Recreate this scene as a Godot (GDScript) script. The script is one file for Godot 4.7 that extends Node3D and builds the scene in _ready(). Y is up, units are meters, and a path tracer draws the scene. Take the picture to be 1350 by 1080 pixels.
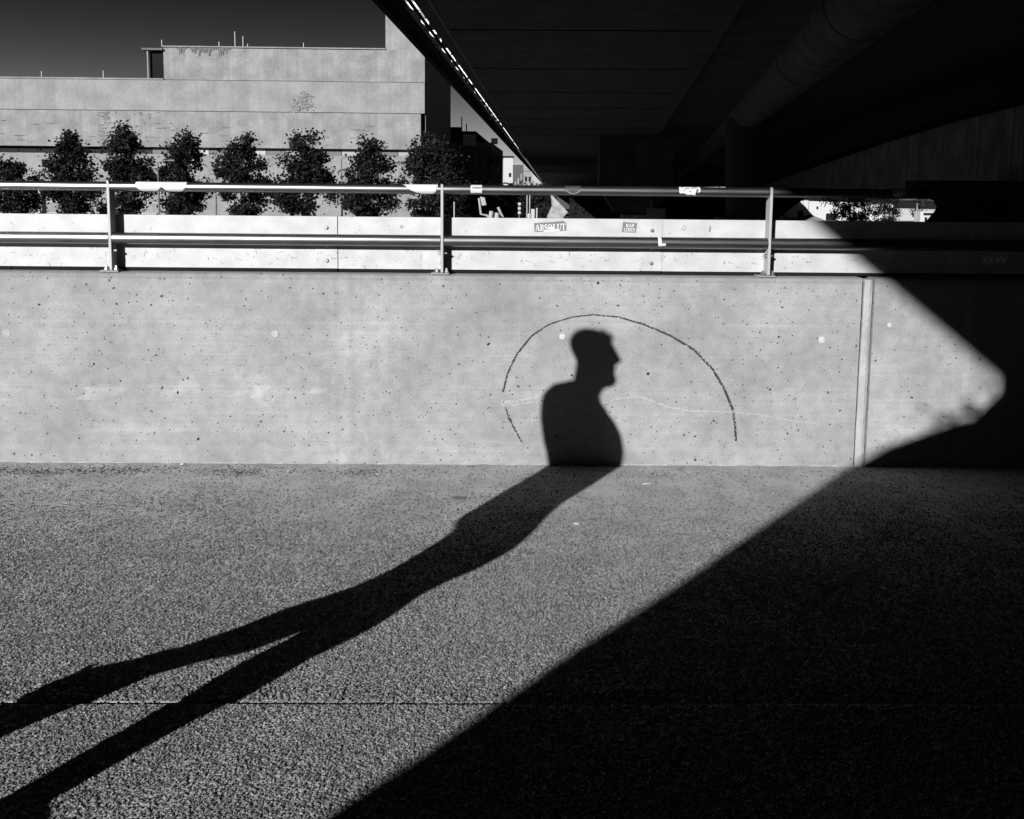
extends Node3D

var rng := RandomNumberGenerator.new()
var used := {}
var M := {}

# ---------------------------------------------------------------- naming
func numbered(called: String) -> String:
	if not used.has(called):
		used[called] = 0
		return called
	used[called] += 1
	return "%s_%03d" % [called, used[called]]

func tag(o: Node, label: String, category: String, group := "") -> void:
	o.set_meta("label", label)
	o.set_meta("category", category)
	if group != "":
		o.set_meta("group", group)

func thing(called: String, label: String, category: String, at := Vector3.ZERO, turn := 0.0, group := "") -> Node3D:
	var o := Node3D.new()
	o.name = numbered(called)
	add_child(o, true)
	o.position = at
	o.rotation.y = turn
	tag(o, label, category, group)
	return o

func structure(called: String, at := Vector3.ZERO) -> Node3D:
	var o := Node3D.new()
	o.name = numbered(called)
	add_child(o, true)
	o.position = at
	o.set_meta("kind", "structure")
	return o

func put(called: String, mesh: Mesh, m: Material, parent: Node, at := Vector3.ZERO, basis := Basis.IDENTITY) -> MeshInstance3D:
	var o := MeshInstance3D.new()
	o.mesh = mesh
	o.material_override = m
	o.name = called if parent != self else numbered(called)
	o.transform = Transform3D(basis, at)
	parent.add_child(o, true)
	return o

# ---------------------------------------------------------------- shapes
func begin() -> SurfaceTool:
	var st := SurfaceTool.new()
	st.begin(Mesh.PRIMITIVE_TRIANGLES)
	st.set_smooth_group(-1)
	return st

func done(st: SurfaceTool, smooth := false) -> ArrayMesh:
	if not smooth:
		st.generate_normals()
	return st.commit()

func tri(st: SurfaceTool, a: Vector3, b: Vector3, c: Vector3) -> void:
	st.add_vertex(a)
	st.add_vertex(b)
	st.add_vertex(c)

func quad(st: SurfaceTool, a: Vector3, b: Vector3, c: Vector3, d: Vector3) -> void:
	tri(st, a, b, c)
	tri(st, a, c, d)

# a box with its eight corners cut by c
func add_box(st: SurfaceTool, lo: Vector3, hi: Vector3, basis := Basis.IDENTITY, at := Vector3.ZERO) -> void:
	var p := []
	for k in 8:
		p.append(basis * Vector3(hi.x if k & 1 else lo.x, hi.y if k & 2 else lo.y, hi.z if k & 4 else lo.z) + at)
	quad(st, p[4], p[6], p[7], p[5])
	quad(st, p[0], p[1], p[3], p[2])
	quad(st, p[0], p[2], p[6], p[4])
	quad(st, p[1], p[5], p[7], p[3])
	quad(st, p[2], p[3], p[7], p[6])
	quad(st, p[0], p[4], p[5], p[1])

func box(lo: Vector3, hi: Vector3, basis := Basis.IDENTITY, at := Vector3.ZERO) -> ArrayMesh:
	var st := begin()
	add_box(st, lo, hi, basis, at)
	return done(st)

# a box whose edges are cut off by a chamfer
func chamfered(lo: Vector3, hi: Vector3, c: float) -> ArrayMesh:
	var st := begin()
	var m := (lo + hi) * 0.5
	var h := (hi - lo) * 0.5
	for ax in 3:
		for s in [-1.0, 1.0]:
			var u := (ax + 1) % 3
			var v := (ax + 2) % 3
			var f := []
			for k in [[-1, -1], [1, -1], [1, 1], [-1, 1]]:
				var q := Vector3.ZERO
				q[ax] = s * h[ax]
				q[u] = k[0] * (h[u] - c)
				q[v] = k[1] * (h[v] - c)
				f.append(m + q)
			if s > 0: f.reverse()
			quad(st, f[0], f[1], f[2], f[3])
	for ax in 3:
		var u := (ax + 1) % 3
		var v := (ax + 2) % 3
		for su in [-1.0, 1.0]:
			for sv in [-1.0, 1.0]:
				var f := []
				for k in [[-1, 0], [1, 0], [1, 1], [-1, 1]]:
					var q := Vector3.ZERO
					q[ax] = k[0] * (h[ax] - c)
					q[u] = su * (h[u] - (c if k[1] else 0.0))
					q[v] = sv * (h[v] - (0.0 if k[1] else c))
					f.append(m + q)
				if su * sv > 0: f.reverse()
				quad(st, f[0], f[3], f[2], f[1])
	for sx in [-1.0, 1.0]:
		for sy in [-1.0, 1.0]:
			for sz in [-1.0, 1.0]:
				var f := []
				for ax in 3:
					var q := Vector3(sx * (h.x - c), sy * (h.y - c), sz * (h.z - c))
					q[ax] = [sx, sy, sz][ax] * h[ax]
					f.append(m + q)
				if sx * sy * sz > 0: f.reverse()
				tri(st, f[0], f[1], f[2])
	return done(st)

# polygon (x, y), run along z from z0 to z1; ends closed
func add_prism(st: SurfaceTool, poly: PackedVector2Array, z0: float, z1: float, xf := Transform3D.IDENTITY) -> void:
	var n := poly.size()
	if Geometry2D.is_polygon_clockwise(poly):
		poly = poly.duplicate()
		poly.reverse()
	for i in n:
		var a := poly[i]
		var b := poly[(i + 1) % n]
		quad(st, xf * Vector3(a.x, a.y, z1), xf * Vector3(a.x, a.y, z0), xf * Vector3(b.x, b.y, z0), xf * Vector3(b.x, b.y, z1))
	var t := Geometry2D.triangulate_polygon(poly)
	for i in range(0, t.size(), 3):
		var a := poly[t[i]]
		var b := poly[t[i + 1]]
		var c := poly[t[i + 2]]
		tri(st, xf * Vector3(a.x, a.y, z1), xf * Vector3(c.x, c.y, z1), xf * Vector3(b.x, b.y, z1))
		tri(st, xf * Vector3(a.x, a.y, z0), xf * Vector3(b.x, b.y, z0), xf * Vector3(c.x, c.y, z0))

func prism(poly: PackedVector2Array, z0: float, z1: float, xf := Transform3D.IDENTITY) -> ArrayMesh:
	var st := begin()
	add_prism(st, poly, z0, z1, xf)
	return done(st)

# footprint given in (x, z), standing from y0 to y1
func slab(foot: PackedVector2Array, y0: float, y1: float) -> ArrayMesh:
	var p := PackedVector2Array()
	for f in foot: p.append(Vector2(f.x, -f.y))
	return prism(p, y0, y1, Transform3D(Basis(Vector3(1, 0, 0), Vector3(0, 0, -1), Vector3(0, 1, 0)), Vector3.ZERO))

# a round bar through points with a radius each
func add_tube(st: SurfaceTool, pts: Array, radii: Array, sides := 12, caps := true) -> void:
	var rings := []
	var prev := Vector3.ZERO
	for i in pts.size():
		var d: Vector3 = (pts[min(i + 1, pts.size() - 1)] - pts[max(i - 1, 0)]).normalized()
		var u: Vector3
		if i == 0:
			u = d.cross(Vector3.UP if absf(d.y) < 0.9 else Vector3.RIGHT).normalized()
		else:
			u = (prev - d * prev.dot(d)).normalized()
		prev = u
		var v := d.cross(u)
		var ring := []
		for k in sides:
			var a := TAU * k / sides
			ring.append([pts[i] + (u * cos(a) + v * sin(a)) * radii[i], u * cos(a) + v * sin(a)])
		rings.append(ring)
	for i in pts.size() - 1:
		for k in sides:
			var k2 := (k + 1) % sides
			for q in [[i, k], [i + 1, k], [i + 1, k2], [i, k], [i + 1, k2], [i, k2]]:
				var w = rings[q[0]][q[1]]
				st.set_normal(w[1])
				st.add_vertex(w[0])
	if caps:
		for e in [0, pts.size() - 1]:
			var d: Vector3 = (pts[e] - pts[1 if e == 0 else e - 1]).normalized()
			for k in range(1, sides - 1):
				var order := [0, k, k + 1] if e == 0 else [0, k + 1, k]
				for j in order:
					st.set_normal(d)
					st.add_vertex(rings[e][j][0])

func tube(pts: Array, r, sides := 12, caps := true) -> ArrayMesh:
	var st := SurfaceTool.new()
	st.begin(Mesh.PRIMITIVE_TRIANGLES)
	var rr: Array = r if r is Array else pts.map(func(_p): return r)
	add_tube(st, pts, rr, sides, caps)
	return st.commit()

# turned about y: profile points (radius, height)
func lathe(profile: Array, sides := 14) -> ArrayMesh:
	var st := begin()
	for i in profile.size() - 1:
		for k in sides:
			var a := TAU * k / sides
			var b := TAU * (k + 1) / sides
			var p: Vector2 = profile[i]
			var q: Vector2 = profile[i + 1]
			quad(st, Vector3(cos(a) * p.x, p.y, sin(a) * p.x), Vector3(cos(a) * q.x, q.y, sin(a) * q.x), Vector3(cos(b) * q.x, q.y, sin(b) * q.x), Vector3(cos(b) * p.x, p.y, sin(b) * p.x))
	return done(st)

# ---------------------------------------------------------------- materials
func grey(v: float) -> Color:
	return Color(v, v, v).linear_to_srgb()

func mat(v: float, rough := 0.9, metal := 0.0, spec := 0.5) -> StandardMaterial3D:
	var m := StandardMaterial3D.new()
	m.albedo_color = grey(v)
	m.roughness = rough
	m.metallic = metal
	m.metallic_specular = spec
	return m

func noise(seed_: int, freq: float, oct := 4, kind := FastNoiseLite.TYPE_SIMPLEX_SMOOTH) -> FastNoiseLite:
	var n := FastNoiseLite.new()
	n.seed = seed_
	n.noise_type = kind
	n.frequency = freq
	n.fractal_octaves = oct
	return n

func noise_bytes(n: FastNoiseLite, w: int, h: int, seamless := false) -> PackedByteArray:
	var im := n.get_seamless_image(w, h, false, false, 0.1, true) if seamless else n.get_image(w, h, false, false, true)
	im.convert(Image.FORMAT_L8)
	return im.get_data()

func tex(bytes: PackedByteArray, w: int, h: int) -> ImageTexture:
	var im := Image.create_from_data(w, h, false, Image.FORMAT_L8, bytes)
	im.convert(Image.FORMAT_RGB8)
	return ImageTexture.create_from_image(im)

# general concrete for the large structures, laid on by world position
func rough_concrete(v: float, seed_: int, scale: float, contrast: float, streak := 0.0) -> StandardMaterial3D:
	var w := 512
	var a := noise_bytes(noise(seed_, 0.012, 5), w, w, true)
	var b := noise_bytes(noise(seed_ + 1, 0.09, 3), w, w, true)
	var s := noise(seed_ + 2, 0.03, 3)
	var out := PackedByteArray()
	out.resize(w * w)
	var line := PackedFloat32Array()
	for x in w: line.append(s.get_noise_1d(x * 2.0) * smoothstep(0.0, 40.0, minf(x, w - x)))
	for y in w:
		for x in w:
			var i := y * w + x
			var t := 0.78 + contrast * ((a[i] / 255.0 - 0.5) * 0.9 + (b[i] / 255.0 - 0.5) * 0.5) + streak * line[x] * (0.5 + a[i] / 255.0)
			out[i] = int(clampf(t, 0.05, 1.0) * 255.0)
	var m := mat(v / 0.56, 0.92)
	m.albedo_texture = tex(out, w, w)
	m.uv1_triplanar = true
	m.uv1_world_triplanar = true
	m.uv1_scale = Vector3.ONE / scale
	return m

# cast concrete seen close: tone and relief made together, with the shade of the pits painted into the tone
func cast_concrete(v: float, w: int, h: int, seed_: int, pits: int, seams: Array, smears: Array) -> StandardMaterial3D:
	rng.seed = seed_
	var big := noise_bytes(noise(seed_, 0.004, 4), w, h)
	var mid := noise_bytes(noise(seed_ + 1, 0.03, 4), w, h)
	var fine := noise_bytes(noise(seed_ + 2, 0.35, 2), w, h)
	var st := noise(seed_ + 3, 1.0, 3)
	st.noise_type = FastNoiseLite.TYPE_VALUE
	var tone := PackedByteArray()
	var deep := PackedByteArray()
	tone.resize(w * h)
	deep.resize(w * h)
	var rows := PackedFloat32Array()
	var rown := noise(seed_ + 5, 0.02, 4)
	for y in h: rows.append(rown.get_noise_1d(y * 5.0))
	var cols := PackedFloat32Array()
	for x in w:
		var c := 0.0
		for sm in seams:
			var d: float = (x - sm[0]) / sm[1]
			c += sm[2] * exp(-d * d) * (0.6 + 0.8 * rown.get_noise_1d(x * 1.7 + 900.0))
		cols.append(c)
	for y in h:
		var edge := 0.06 * exp(-y / 5.0) + 0.03 * (1.0 if y < 12 else 0.0)
		for x in w:
			var i := y * w + x
			var f := fine[i] / 255.0 - 0.5
			var g := mid[i] / 255.0 - 0.5
			var b := big[i] / 255.0 - 0.5
			var r := rows[y] * (0.5 + b) 
			var t := 0.80 + b * 0.14 + g * 0.10 + f * 0.20 + r * 0.05 + cols[x] * (0.6 + 1.6 * maxf(f + g * 0.6, 0.0)) - edge
			if f > 0.24 + 0.4 * (0.5 - b) - cols[x]: t += 0.12
			tone[i] = int(clampf(t, 0.1, 1.0) * 255.0)
			deep[i] = int(clampf(0.8 + f * 0.10 + g * 0.12 + b * 0.05, 0.0, 1.0) * 255.0)
	for s in smears:
		# a skim of lighter slurry: [x, y, length, height, lift]
		for y in range(max(0, int(s[1])), min(h, int(s[1] + s[3]))):
			var fy: float = (y - s[1]) / s[3]
			var from := int(s[0] + s[2] * 0.12 * sin(fy * 5.0))
			var to := int(s[0] + s[2] * (1.0 - 0.7 * fy * fy) + 6.0 * rown.get_noise_1d(y * 9.0))
			for x in range(max(0, from), min(w, to)):
				var i := y * w + x
				tone[i] = int(minf(255.0, tone[i] + 1.25 * s[4] * (1.0 - 0.6 * float(x - from) / maxf(1.0, to - from))))
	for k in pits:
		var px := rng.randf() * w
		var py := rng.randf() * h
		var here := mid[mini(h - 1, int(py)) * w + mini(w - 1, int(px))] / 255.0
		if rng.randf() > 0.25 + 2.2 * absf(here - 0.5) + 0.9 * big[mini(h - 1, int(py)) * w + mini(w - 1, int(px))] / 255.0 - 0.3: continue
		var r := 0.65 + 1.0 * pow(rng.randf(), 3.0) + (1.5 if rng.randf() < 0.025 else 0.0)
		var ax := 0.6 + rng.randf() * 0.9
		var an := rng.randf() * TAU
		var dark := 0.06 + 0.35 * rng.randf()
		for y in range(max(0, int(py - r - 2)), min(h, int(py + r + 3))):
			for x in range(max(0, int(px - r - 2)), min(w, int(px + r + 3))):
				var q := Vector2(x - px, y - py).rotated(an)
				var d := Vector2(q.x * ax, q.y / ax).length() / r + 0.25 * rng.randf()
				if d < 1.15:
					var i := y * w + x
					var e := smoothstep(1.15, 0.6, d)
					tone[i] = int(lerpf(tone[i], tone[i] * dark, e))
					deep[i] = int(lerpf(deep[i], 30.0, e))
	for k in pits / 3:
		# light specks of lime
		var i := rng.randi() % (w * h)
		tone[i] = 255
	var m := mat(v / 0.60, 0.88, 0.0, 0.3)
	m.albedo_texture = tex(tone, w, h)
	m.heightmap_enabled = true
	m.heightmap_texture = tex(deep, w, h)
	m.heightmap_scale = 0.5
	return m

# ---------------------------------------------------------------- foliage
func add_leaf(st: SurfaceTool, c: Vector3, r: float) -> void:
	var d := Vector3(rng.randf_range(-1, 1), rng.randf_range(-1, 0.6), rng.randf_range(-1, 1)).normalized()
	var n := Vector3(rng.randf_range(-1, 1), rng.randf_range(-0.3, 1.4), rng.randf_range(-1, 1)).normalized()
	var s := d.cross(n).normalized()
	var up := s.cross(d)
	var w := r * rng.randf_range(0.55, 0.85)
	var tip := c + d * r * 2.0
	var l := c + d * r * 0.9 + s * w + up * r * 0.25
	var q := c + d * r * 0.9 - s * w + up * r * 0.25
	tri(st, c, l, tip)
	tri(st, c, tip, q)

# crown: clumps of leaves hung in the envelope [height, radius] and left ragged
func foliage(at: Vector3, envelope: Array, clumps: int, leaves: int, leaf: float, seed_: int, gap := 0.0, flat := 1.0) -> Array:
	rng.seed = seed_
	var st := begin()
	var y0: float = envelope[0][0]
	var y1: float = envelope[-1][0]
	var spots := []
	while spots.size() < clumps:
		var y := rng.randf_range(y0, y1)
		var r := 0.0
		var most := 0.0
		for i in envelope.size() - 1:
			most = maxf(most, envelope[i][1])
			if y >= envelope[i][0] and y <= envelope[i + 1][0]:
				r = lerpf(envelope[i][1], envelope[i + 1][1], (y - envelope[i][0]) / (envelope[i + 1][0] - envelope[i][0]))
		if rng.randf() * most > r + 0.15 * most: continue
		var a := rng.randf() * TAU
		var d := r * sqrt(rng.randf()) * rng.randf_range(0.85, 1.12)
		var p := at + Vector3(cos(a) * d, y, sin(a) * d * flat)
		if rng.randf() < gap * smoothstep(0.2, 0.9, d / maxf(r, 0.01)): continue
		spots.append(p)
	for p in spots:
		var size := rng.randf_range(0.6, 1.25) * leaf * 3.4
		for k in leaves:
			var o := Vector3(rng.randfn(0, 0.33), rng.randfn(0, 0.28), rng.randfn(0, 0.33)) * size
			add_leaf(st, p + o, leaf * rng.randf_range(0.6, 1.15) * 0.5)
	return [done(st), spots]

func make_tree(called: String, label: String, at: Vector3, height: float, envelope: Array, clumps: int, leaves: int, leaf: float, seed_: int, group: String, gap := 0.25) -> Node3D:
	var t := thing(called, label, "tree", at, 0.0, group)
	var f := foliage(Vector3.ZERO, envelope, clumps, leaves, leaf, seed_, gap)
	var st := SurfaceTool.new()
	st.begin(Mesh.PRIMITIVE_TRIANGLES)
	var lean := rng.randf_range(-0.12, 0.12)
	var mid := Vector3(lean, height * 0.55, lean * 0.5)
	add_tube(st, [Vector3.ZERO, Vector3(lean * 0.3, height * 0.25, 0), mid, Vector3(lean * 0.6, height * 0.93, 0)], [height * 0.017 + 0.02, height * 0.014, height * 0.009, 0.012], 8)
	put("trunk", st.commit(), M.bark, t)
	for k in mini(9, f[1].size()):
		var e: Vector3 = f[1][k * (f[1].size() / 9) if f[1].size() >= 9 else k]
		var b := Vector3(0, clampf(e.y - 0.35 * Vector2(e.x, e.z).length() - 0.3, height * 0.3, height * 0.85), 0)
		b.x = lean * b.y / height
		put("limb", tube([b, b.lerp(e, 0.5) + Vector3(0, 0.06, 0), e], [0.035, 0.024, 0.01], 5), M.bark, t)
	var c := put("crown", f[0], M.leaf, t)
	c.set_meta("kind", "stuff")
	return t

# a patch of sticker wrapped round a rail that runs along x; from / to give the angle range at each x
func wrap_patch(r: float, xs: Array, from: Array, to: Array) -> ArrayMesh:
	var st := begin()
	var n := 8
	for i in xs.size() - 1:
		for k in n:
			var q := []
			for e in [[i, k], [i + 1, k], [i + 1, k + 1], [i, k + 1]]:
				var a := deg_to_rad(lerpf(from[e[0]], to[e[0]], float(e[1]) / n))
				q.append(Vector3(xs[e[0]], sin(a) * r, cos(a) * r))
			quad(st, q[0], q[3], q[2], q[1])
	return done(st)

# a drawn line on the wall: a strip of dry pigment a hair proud of it
func drawn_line(pts: Array, widths: Array, z: float, seed_: int, dry: float, step := 0.006) -> ArrayMesh:
	rng.seed = seed_
	var cu := Curve2D.new()
	for i in pts.size():
		var t: Vector2 = (pts[mini(i + 1, pts.size() - 1)] - pts[maxi(i - 1, 0)]) / 6.0
		cu.add_point(pts[i], -t, t)
	var l := cu.get_baked_length()
	var st := begin()
	var n := int(l / step)
	for i in n:
		var s := float(i) / n
		var a := cu.sample_baked(l * s)
		var b := cu.sample_baked(l * (s + 1.0 / n))
		var d := (b - a).normalized().orthogonal()
		var wi := s * (widths.size() - 1)
		var w: float = lerpf(widths[int(wi)], widths[mini(int(wi) + 1, widths.size() - 1)], wi - int(wi))
		# three strands, each broken where the pigment skipped
		for k in 3:
			if rng.randf() < dry * (1.6 if k != 1 else 0.5): continue
			var c0 := (k - 1.5 + rng.randf_range(-0.1, 0.1)) * w / 3.0
			var c1 := (k - 0.5 + rng.randf_range(-0.1, 0.1)) * w / 3.0
			var p := [a + d * c0, b + d * c0, b + d * c1, a + d * c1]
			quad(st, Vector3(p[0].x, p[0].y, z), Vector3(p[3].x, p[3].y, z), Vector3(p[2].x, p[2].y, z), Vector3(p[1].x, p[1].y, z))
	return done(st)

func words(text: String, size: float, m: Material, parent: Node, at: Vector3, basis := Basis.IDENTITY, serif := true, bold := true) -> void:
	var t := TextMesh.new()
	var f := SystemFont.new()
	f.font_names = PackedStringArray(["Droid Serif" if serif else "Droid Sans"])
	f.font_weight = 700 if bold else 400
	t.font = f
	t.text = text
	t.font_size = 32
	t.pixel_size = size / 32.0
	t.depth = 0.0006
	put("lettering", t, m, parent, at, basis)

# ---------------------------------------------------------------- the place
func _ready() -> void:
	# camera
	var cam := Camera3D.new()
	cam.name = "camera"
	add_child(cam)
	cam.projection = Camera3D.PROJECTION_FRUSTUM
	cam.near = 0.1
	cam.far = 4000.0
	cam.keep_aspect = Camera3D.KEEP_HEIGHT
	cam.size = 0.1 * 1080.0 / 1312.0
	cam.frustum_offset = Vector2(0.0, -0.1 * 133.0 / 1312.0)
	cam.transform = Transform3D(Basis.from_euler(Vector3(deg_to_rad(-6.84), deg_to_rad(-1.0), deg_to_rad(0.55))), Vector3(0, 1.277, 0))
	cam.current = true
	# sky: dark overhead, as through a red filter, pale at the horizon
	var sky := ProceduralSkyMaterial.new()
	sky.sky_top_color = grey(0.0022)
	sky.sky_horizon_color = grey(0.36)
	sky.sky_curve = 0.0275
	sky.ground_bottom_color = grey(0.02)
	sky.ground_horizon_color = grey(0.05)
	sky.sun_angle_max = 1.0
	var env := Environment.new()
	env.background_mode = Environment.BG_SKY
	env.sky = Sky.new()
	env.sky.sky_material = sky
	env.tonemap_mode = Environment.TONE_MAPPER_LINEAR
	env.tonemap_exposure = 2.4
	env.sdfgi_enabled = true
	env.ssao_enabled = true
	env.ssil_enabled = true
	var we := WorldEnvironment.new()
	we.name = "world_environment"
	we.environment = env
	add_child(we)
	# low sun from behind the left shoulder
	var sun := DirectionalLight3D.new()
	sun.name = "sun"
	sun.light_color = Color(1, 1, 1)
	sun.light_energy = 1.6
	sun.light_angular_distance = 0.42
	sun.shadow_enabled = true
	var az := deg_to_rad(28.0)
	var el := deg_to_rad(19.0)
	sun.basis = Basis.looking_at(Vector3(sin(az) * cos(el), -sin(el), -cos(az) * cos(el)), Vector3.UP)
	add_child(sun)

	M.bark = mat(0.03, 0.95)
	M.leaf = mat(0.006, 0.6, 0.0, 0.25)
	M.steel = mat(0.50, 0.33, 1.0)
	M.steel_flat = mat(0.19, 0.55, 0.0)
	M.bolt = mat(0.30, 0.42, 1.0)
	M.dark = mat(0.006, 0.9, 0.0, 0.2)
	M.pole = mat(0.05, 0.6)

	build_ground()
	build_wall()
	build_railing()
	build_overpass()
	build_far_left()
	build_far_right()
	build_person()
	build_litter()

func build_ground() -> void:
	var low := structure("ground")
	var gm := rough_concrete(0.05, 71, 9.0, 0.5)
	put("ground_sheet", slab(PackedVector2Array([Vector2(-2500, 900), Vector2(2500, 900), Vector2(2500, -2800), Vector2(-2500, -2800)]), -3.6, -3.2), gm, low)
	var path := structure("path")
	rng.seed = 5
	# binder between the stones
	var pm := mat(0.20, 0.95)
	var w := 1024
	var a := noise_bytes(noise(31, 0.008, 5), w, w, true)
	var b := noise_bytes(noise(32, 0.22, 3), w, w, true)
	var out := PackedByteArray()
	var hh := PackedByteArray()
	out.resize(w * w)
	hh.resize(w * w)
	for i in w * w:
		var t := 0.76 + (a[i] / 255.0 - 0.5) * 0.16 + (b[i] / 255.0 - 0.5) * 0.3
		out[i] = int(clampf(t, 0.05, 1.0) * 255.0)
		hh[i] = b[i]
	pm.albedo_color = grey(0.205 / 0.55)
	pm.albedo_texture = tex(out, w, w)
	pm.heightmap_enabled = true
	pm.heightmap_texture = tex(hh, w, w)
	pm.heightmap_scale = 0.35
	pm.uv1_triplanar = true
	pm.uv1_world_triplanar = true
	pm.uv1_scale = Vector3.ONE / 1.9
	# two pours, with an open joint between them
	var joint := -2.343
	var nz := noise(8, 2.0, 3)
	for side in 2:
		var st := begin()
		for k in 240:
			var q := []
			for e in 2:
				var x := -12.0 + 0.1 * (k + e)
				var edge := joint - 0.009 - 0.007 * smoothstep(0.4, -1.1, x) + 0.005 * nz.get_noise_2d(x, 0) if side == 0 else joint + 0.006 + 0.004 * nz.get_noise_2d(x, 40)
				q.append([x, edge])
			if side == 0:
				quad(st, Vector3(q[0][0], 0, q[0][1]), Vector3(q[0][0], 0, -4.56), Vector3(q[1][0], 0, -4.56), Vector3(q[1][0], 0, q[1][1]))
				quad(st, Vector3(q[0][0], -0.1, q[0][1]), Vector3(q[0][0], 0, q[0][1]), Vector3(q[1][0], 0, q[1][1]), Vector3(q[1][0], -0.1, q[1][1]))
			else:
				# the near pour stands a little proud, with a worn arris
				quad(st, Vector3(q[0][0], 0.010, 2.3), Vector3(q[0][0], 0.010, q[0][1] + 0.008), Vector3(q[1][0], 0.010, q[1][1] + 0.007), Vector3(q[1][0], 0.010, 2.3))
				quad(st, Vector3(q[0][0], 0.010, q[0][1] + 0.008), Vector3(q[0][0], 0.001, q[0][1]), Vector3(q[1][0], 0.001, q[1][1]), Vector3(q[1][0], 0.010, q[1][1] + 0.007))
				quad(st, Vector3(q[0][0], 0.001, q[0][1]), Vector3(q[0][0], -0.1, q[0][1]), Vector3(q[1][0], -0.1, q[1][1]), Vector3(q[1][0], 0.001, q[1][1]))
		put("slab", done(st), pm, path)
	put("joint_seal", slab(PackedVector2Array([Vector2(-12, joint - 0.025), Vector2(12, joint - 0.025), Vector2(12, joint + 0.014), Vector2(-12, joint + 0.014)]), -0.03, -0.002), M.dark, path)
	put("bed", slab(PackedVector2Array([Vector2(-14, -4.6), Vector2(14, -4.6), Vector2(14, 30), Vector2(-14, 30)]), -3.19, -0.03), gm, path)
	# exposed stones: real chips, half sunk, scattered where the picture can tell them apart
	var chip := begin()
	var c := [Vector3(1, 0.1, 0), Vector3(-0.9, 0, 0.2), Vector3(0.1, 0.95, 0.1), Vector3(0, -1, 0), Vector3(0.2, 0.05, 1.0), Vector3(-0.15, 0.1, -0.9)]
	for f in [[2, 0, 4], [2, 4, 1], [2, 1, 5], [2, 5, 0]]:
		tri(chip, c[f[0]], c[f[2]], c[f[1]])
	var chip_b := begin()
	var e := [Vector3(0.9, -0.1, 0.3), Vector3(-1, -0.1, 0.1), Vector3(0.3, 0.8, -0.3), Vector3(-0.4, 0.75, 0.3), Vector3(0.1, -0.1, 0.9), Vector3(-0.1, -0.1, -1.0)]
	for f in [[2, 0, 5], [2, 4, 0], [2, 3, 4], [3, 1, 4], [3, 5, 1], [2, 5, 3]]:
		tri(chip_b, e[f[0]], e[f[1]], e[f[2]])
	var sm := mat(0.30, 0.75)
	sm.vertex_color_use_as_albedo = true
	sm.albedo_color = Color(1, 1, 1)
	var dens := noise(44, 1.6, 4)
	var kinds := [done(chip), done(chip_b)]
	for kind in 2:
		var xf := []
		var col := []
		while xf.size() < 190000:
			var z := -4.50 + 3.0 * rng.randf()
			var half := 0.65 + 0.60 * -z
			var x := rng.randf_range(-half, half) + 0.1
			var wall := z + 4.52
			var keep := (0.10 + 0.9 * smoothstep(0.10, 1.7, wall + 0.25 * dens.get_noise_2d(x * 1.4, 7.0 + z))) * (0.85 + 0.4 * dens.get_noise_2d(x, z))
			# a worn band along the foot of the wall, where dark grit has come loose
			var band := exp(-pow((wall - 0.13 - 0.03 * dens.get_noise_2d(x, 60.0)) / 0.055, 2.0)) * clampf(0.35 - 0.45 * (x + 0.9) + 0.9 * dens.get_noise_2d(x * 1.2, 90.0), 0.10, 1.0)
			var dark: bool = rng.randf() < band
			if dark: keep = 0.55
			if rng.randf() > keep * smoothstep(half, half - 0.4, absf(x - 0.1)) * (smoothstep(-1.5, -1.75, z)): continue
			if z > joint - 0.013 - 0.008 * smoothstep(0.4, -1.1, x) and z < joint + 0.015: continue
			var near_joint := 1.0 + 0.35 * exp(-pow((z - joint + 0.05) / 0.05, 2.0)) * (1.0 if z < joint else 0.0)
			var r := (0.0016 + 0.0029 * pow(rng.randf(), 1.7)) * near_joint
			var bs := Basis.from_euler(Vector3(rng.randf_range(-0.6, 0.6), rng.randf() * TAU, rng.randf_range(-0.6, 0.6))) * Basis.from_scale(Vector3(rng.randf_range(0.7, 1.5), rng.randf_range(0.6, 1.1), rng.randf_range(0.7, 1.3)) * r)
			xf.append(Transform3D(bs, Vector3(x, r * rng.randf_range(-0.1, 0.5) + (0.010 if z > joint else 0.0), z)))
			col.append(0.012 if dark else 0.024 + 0.105 * pow(rng.randf(), 1.5) + (0.07 if rng.randf() < 0.012 else 0.0))
		var mm := MultiMesh.new()
		mm.transform_format = MultiMesh.TRANSFORM_3D
		mm.use_colors = true
		mm.mesh = kinds[kind]
		mm.instance_count = xf.size()
		for i in xf.size():
			mm.set_instance_transform(i, xf[i])
			mm.set_instance_color(i, Color(col[i], col[i], col[i]))
		var o := MultiMeshInstance3D.new()
		o.multimesh = mm
		o.material_override = sm
		o.name = "exposed_stones"
		o.set_meta("kind", "stuff")
		path.add_child(o, true)

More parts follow.
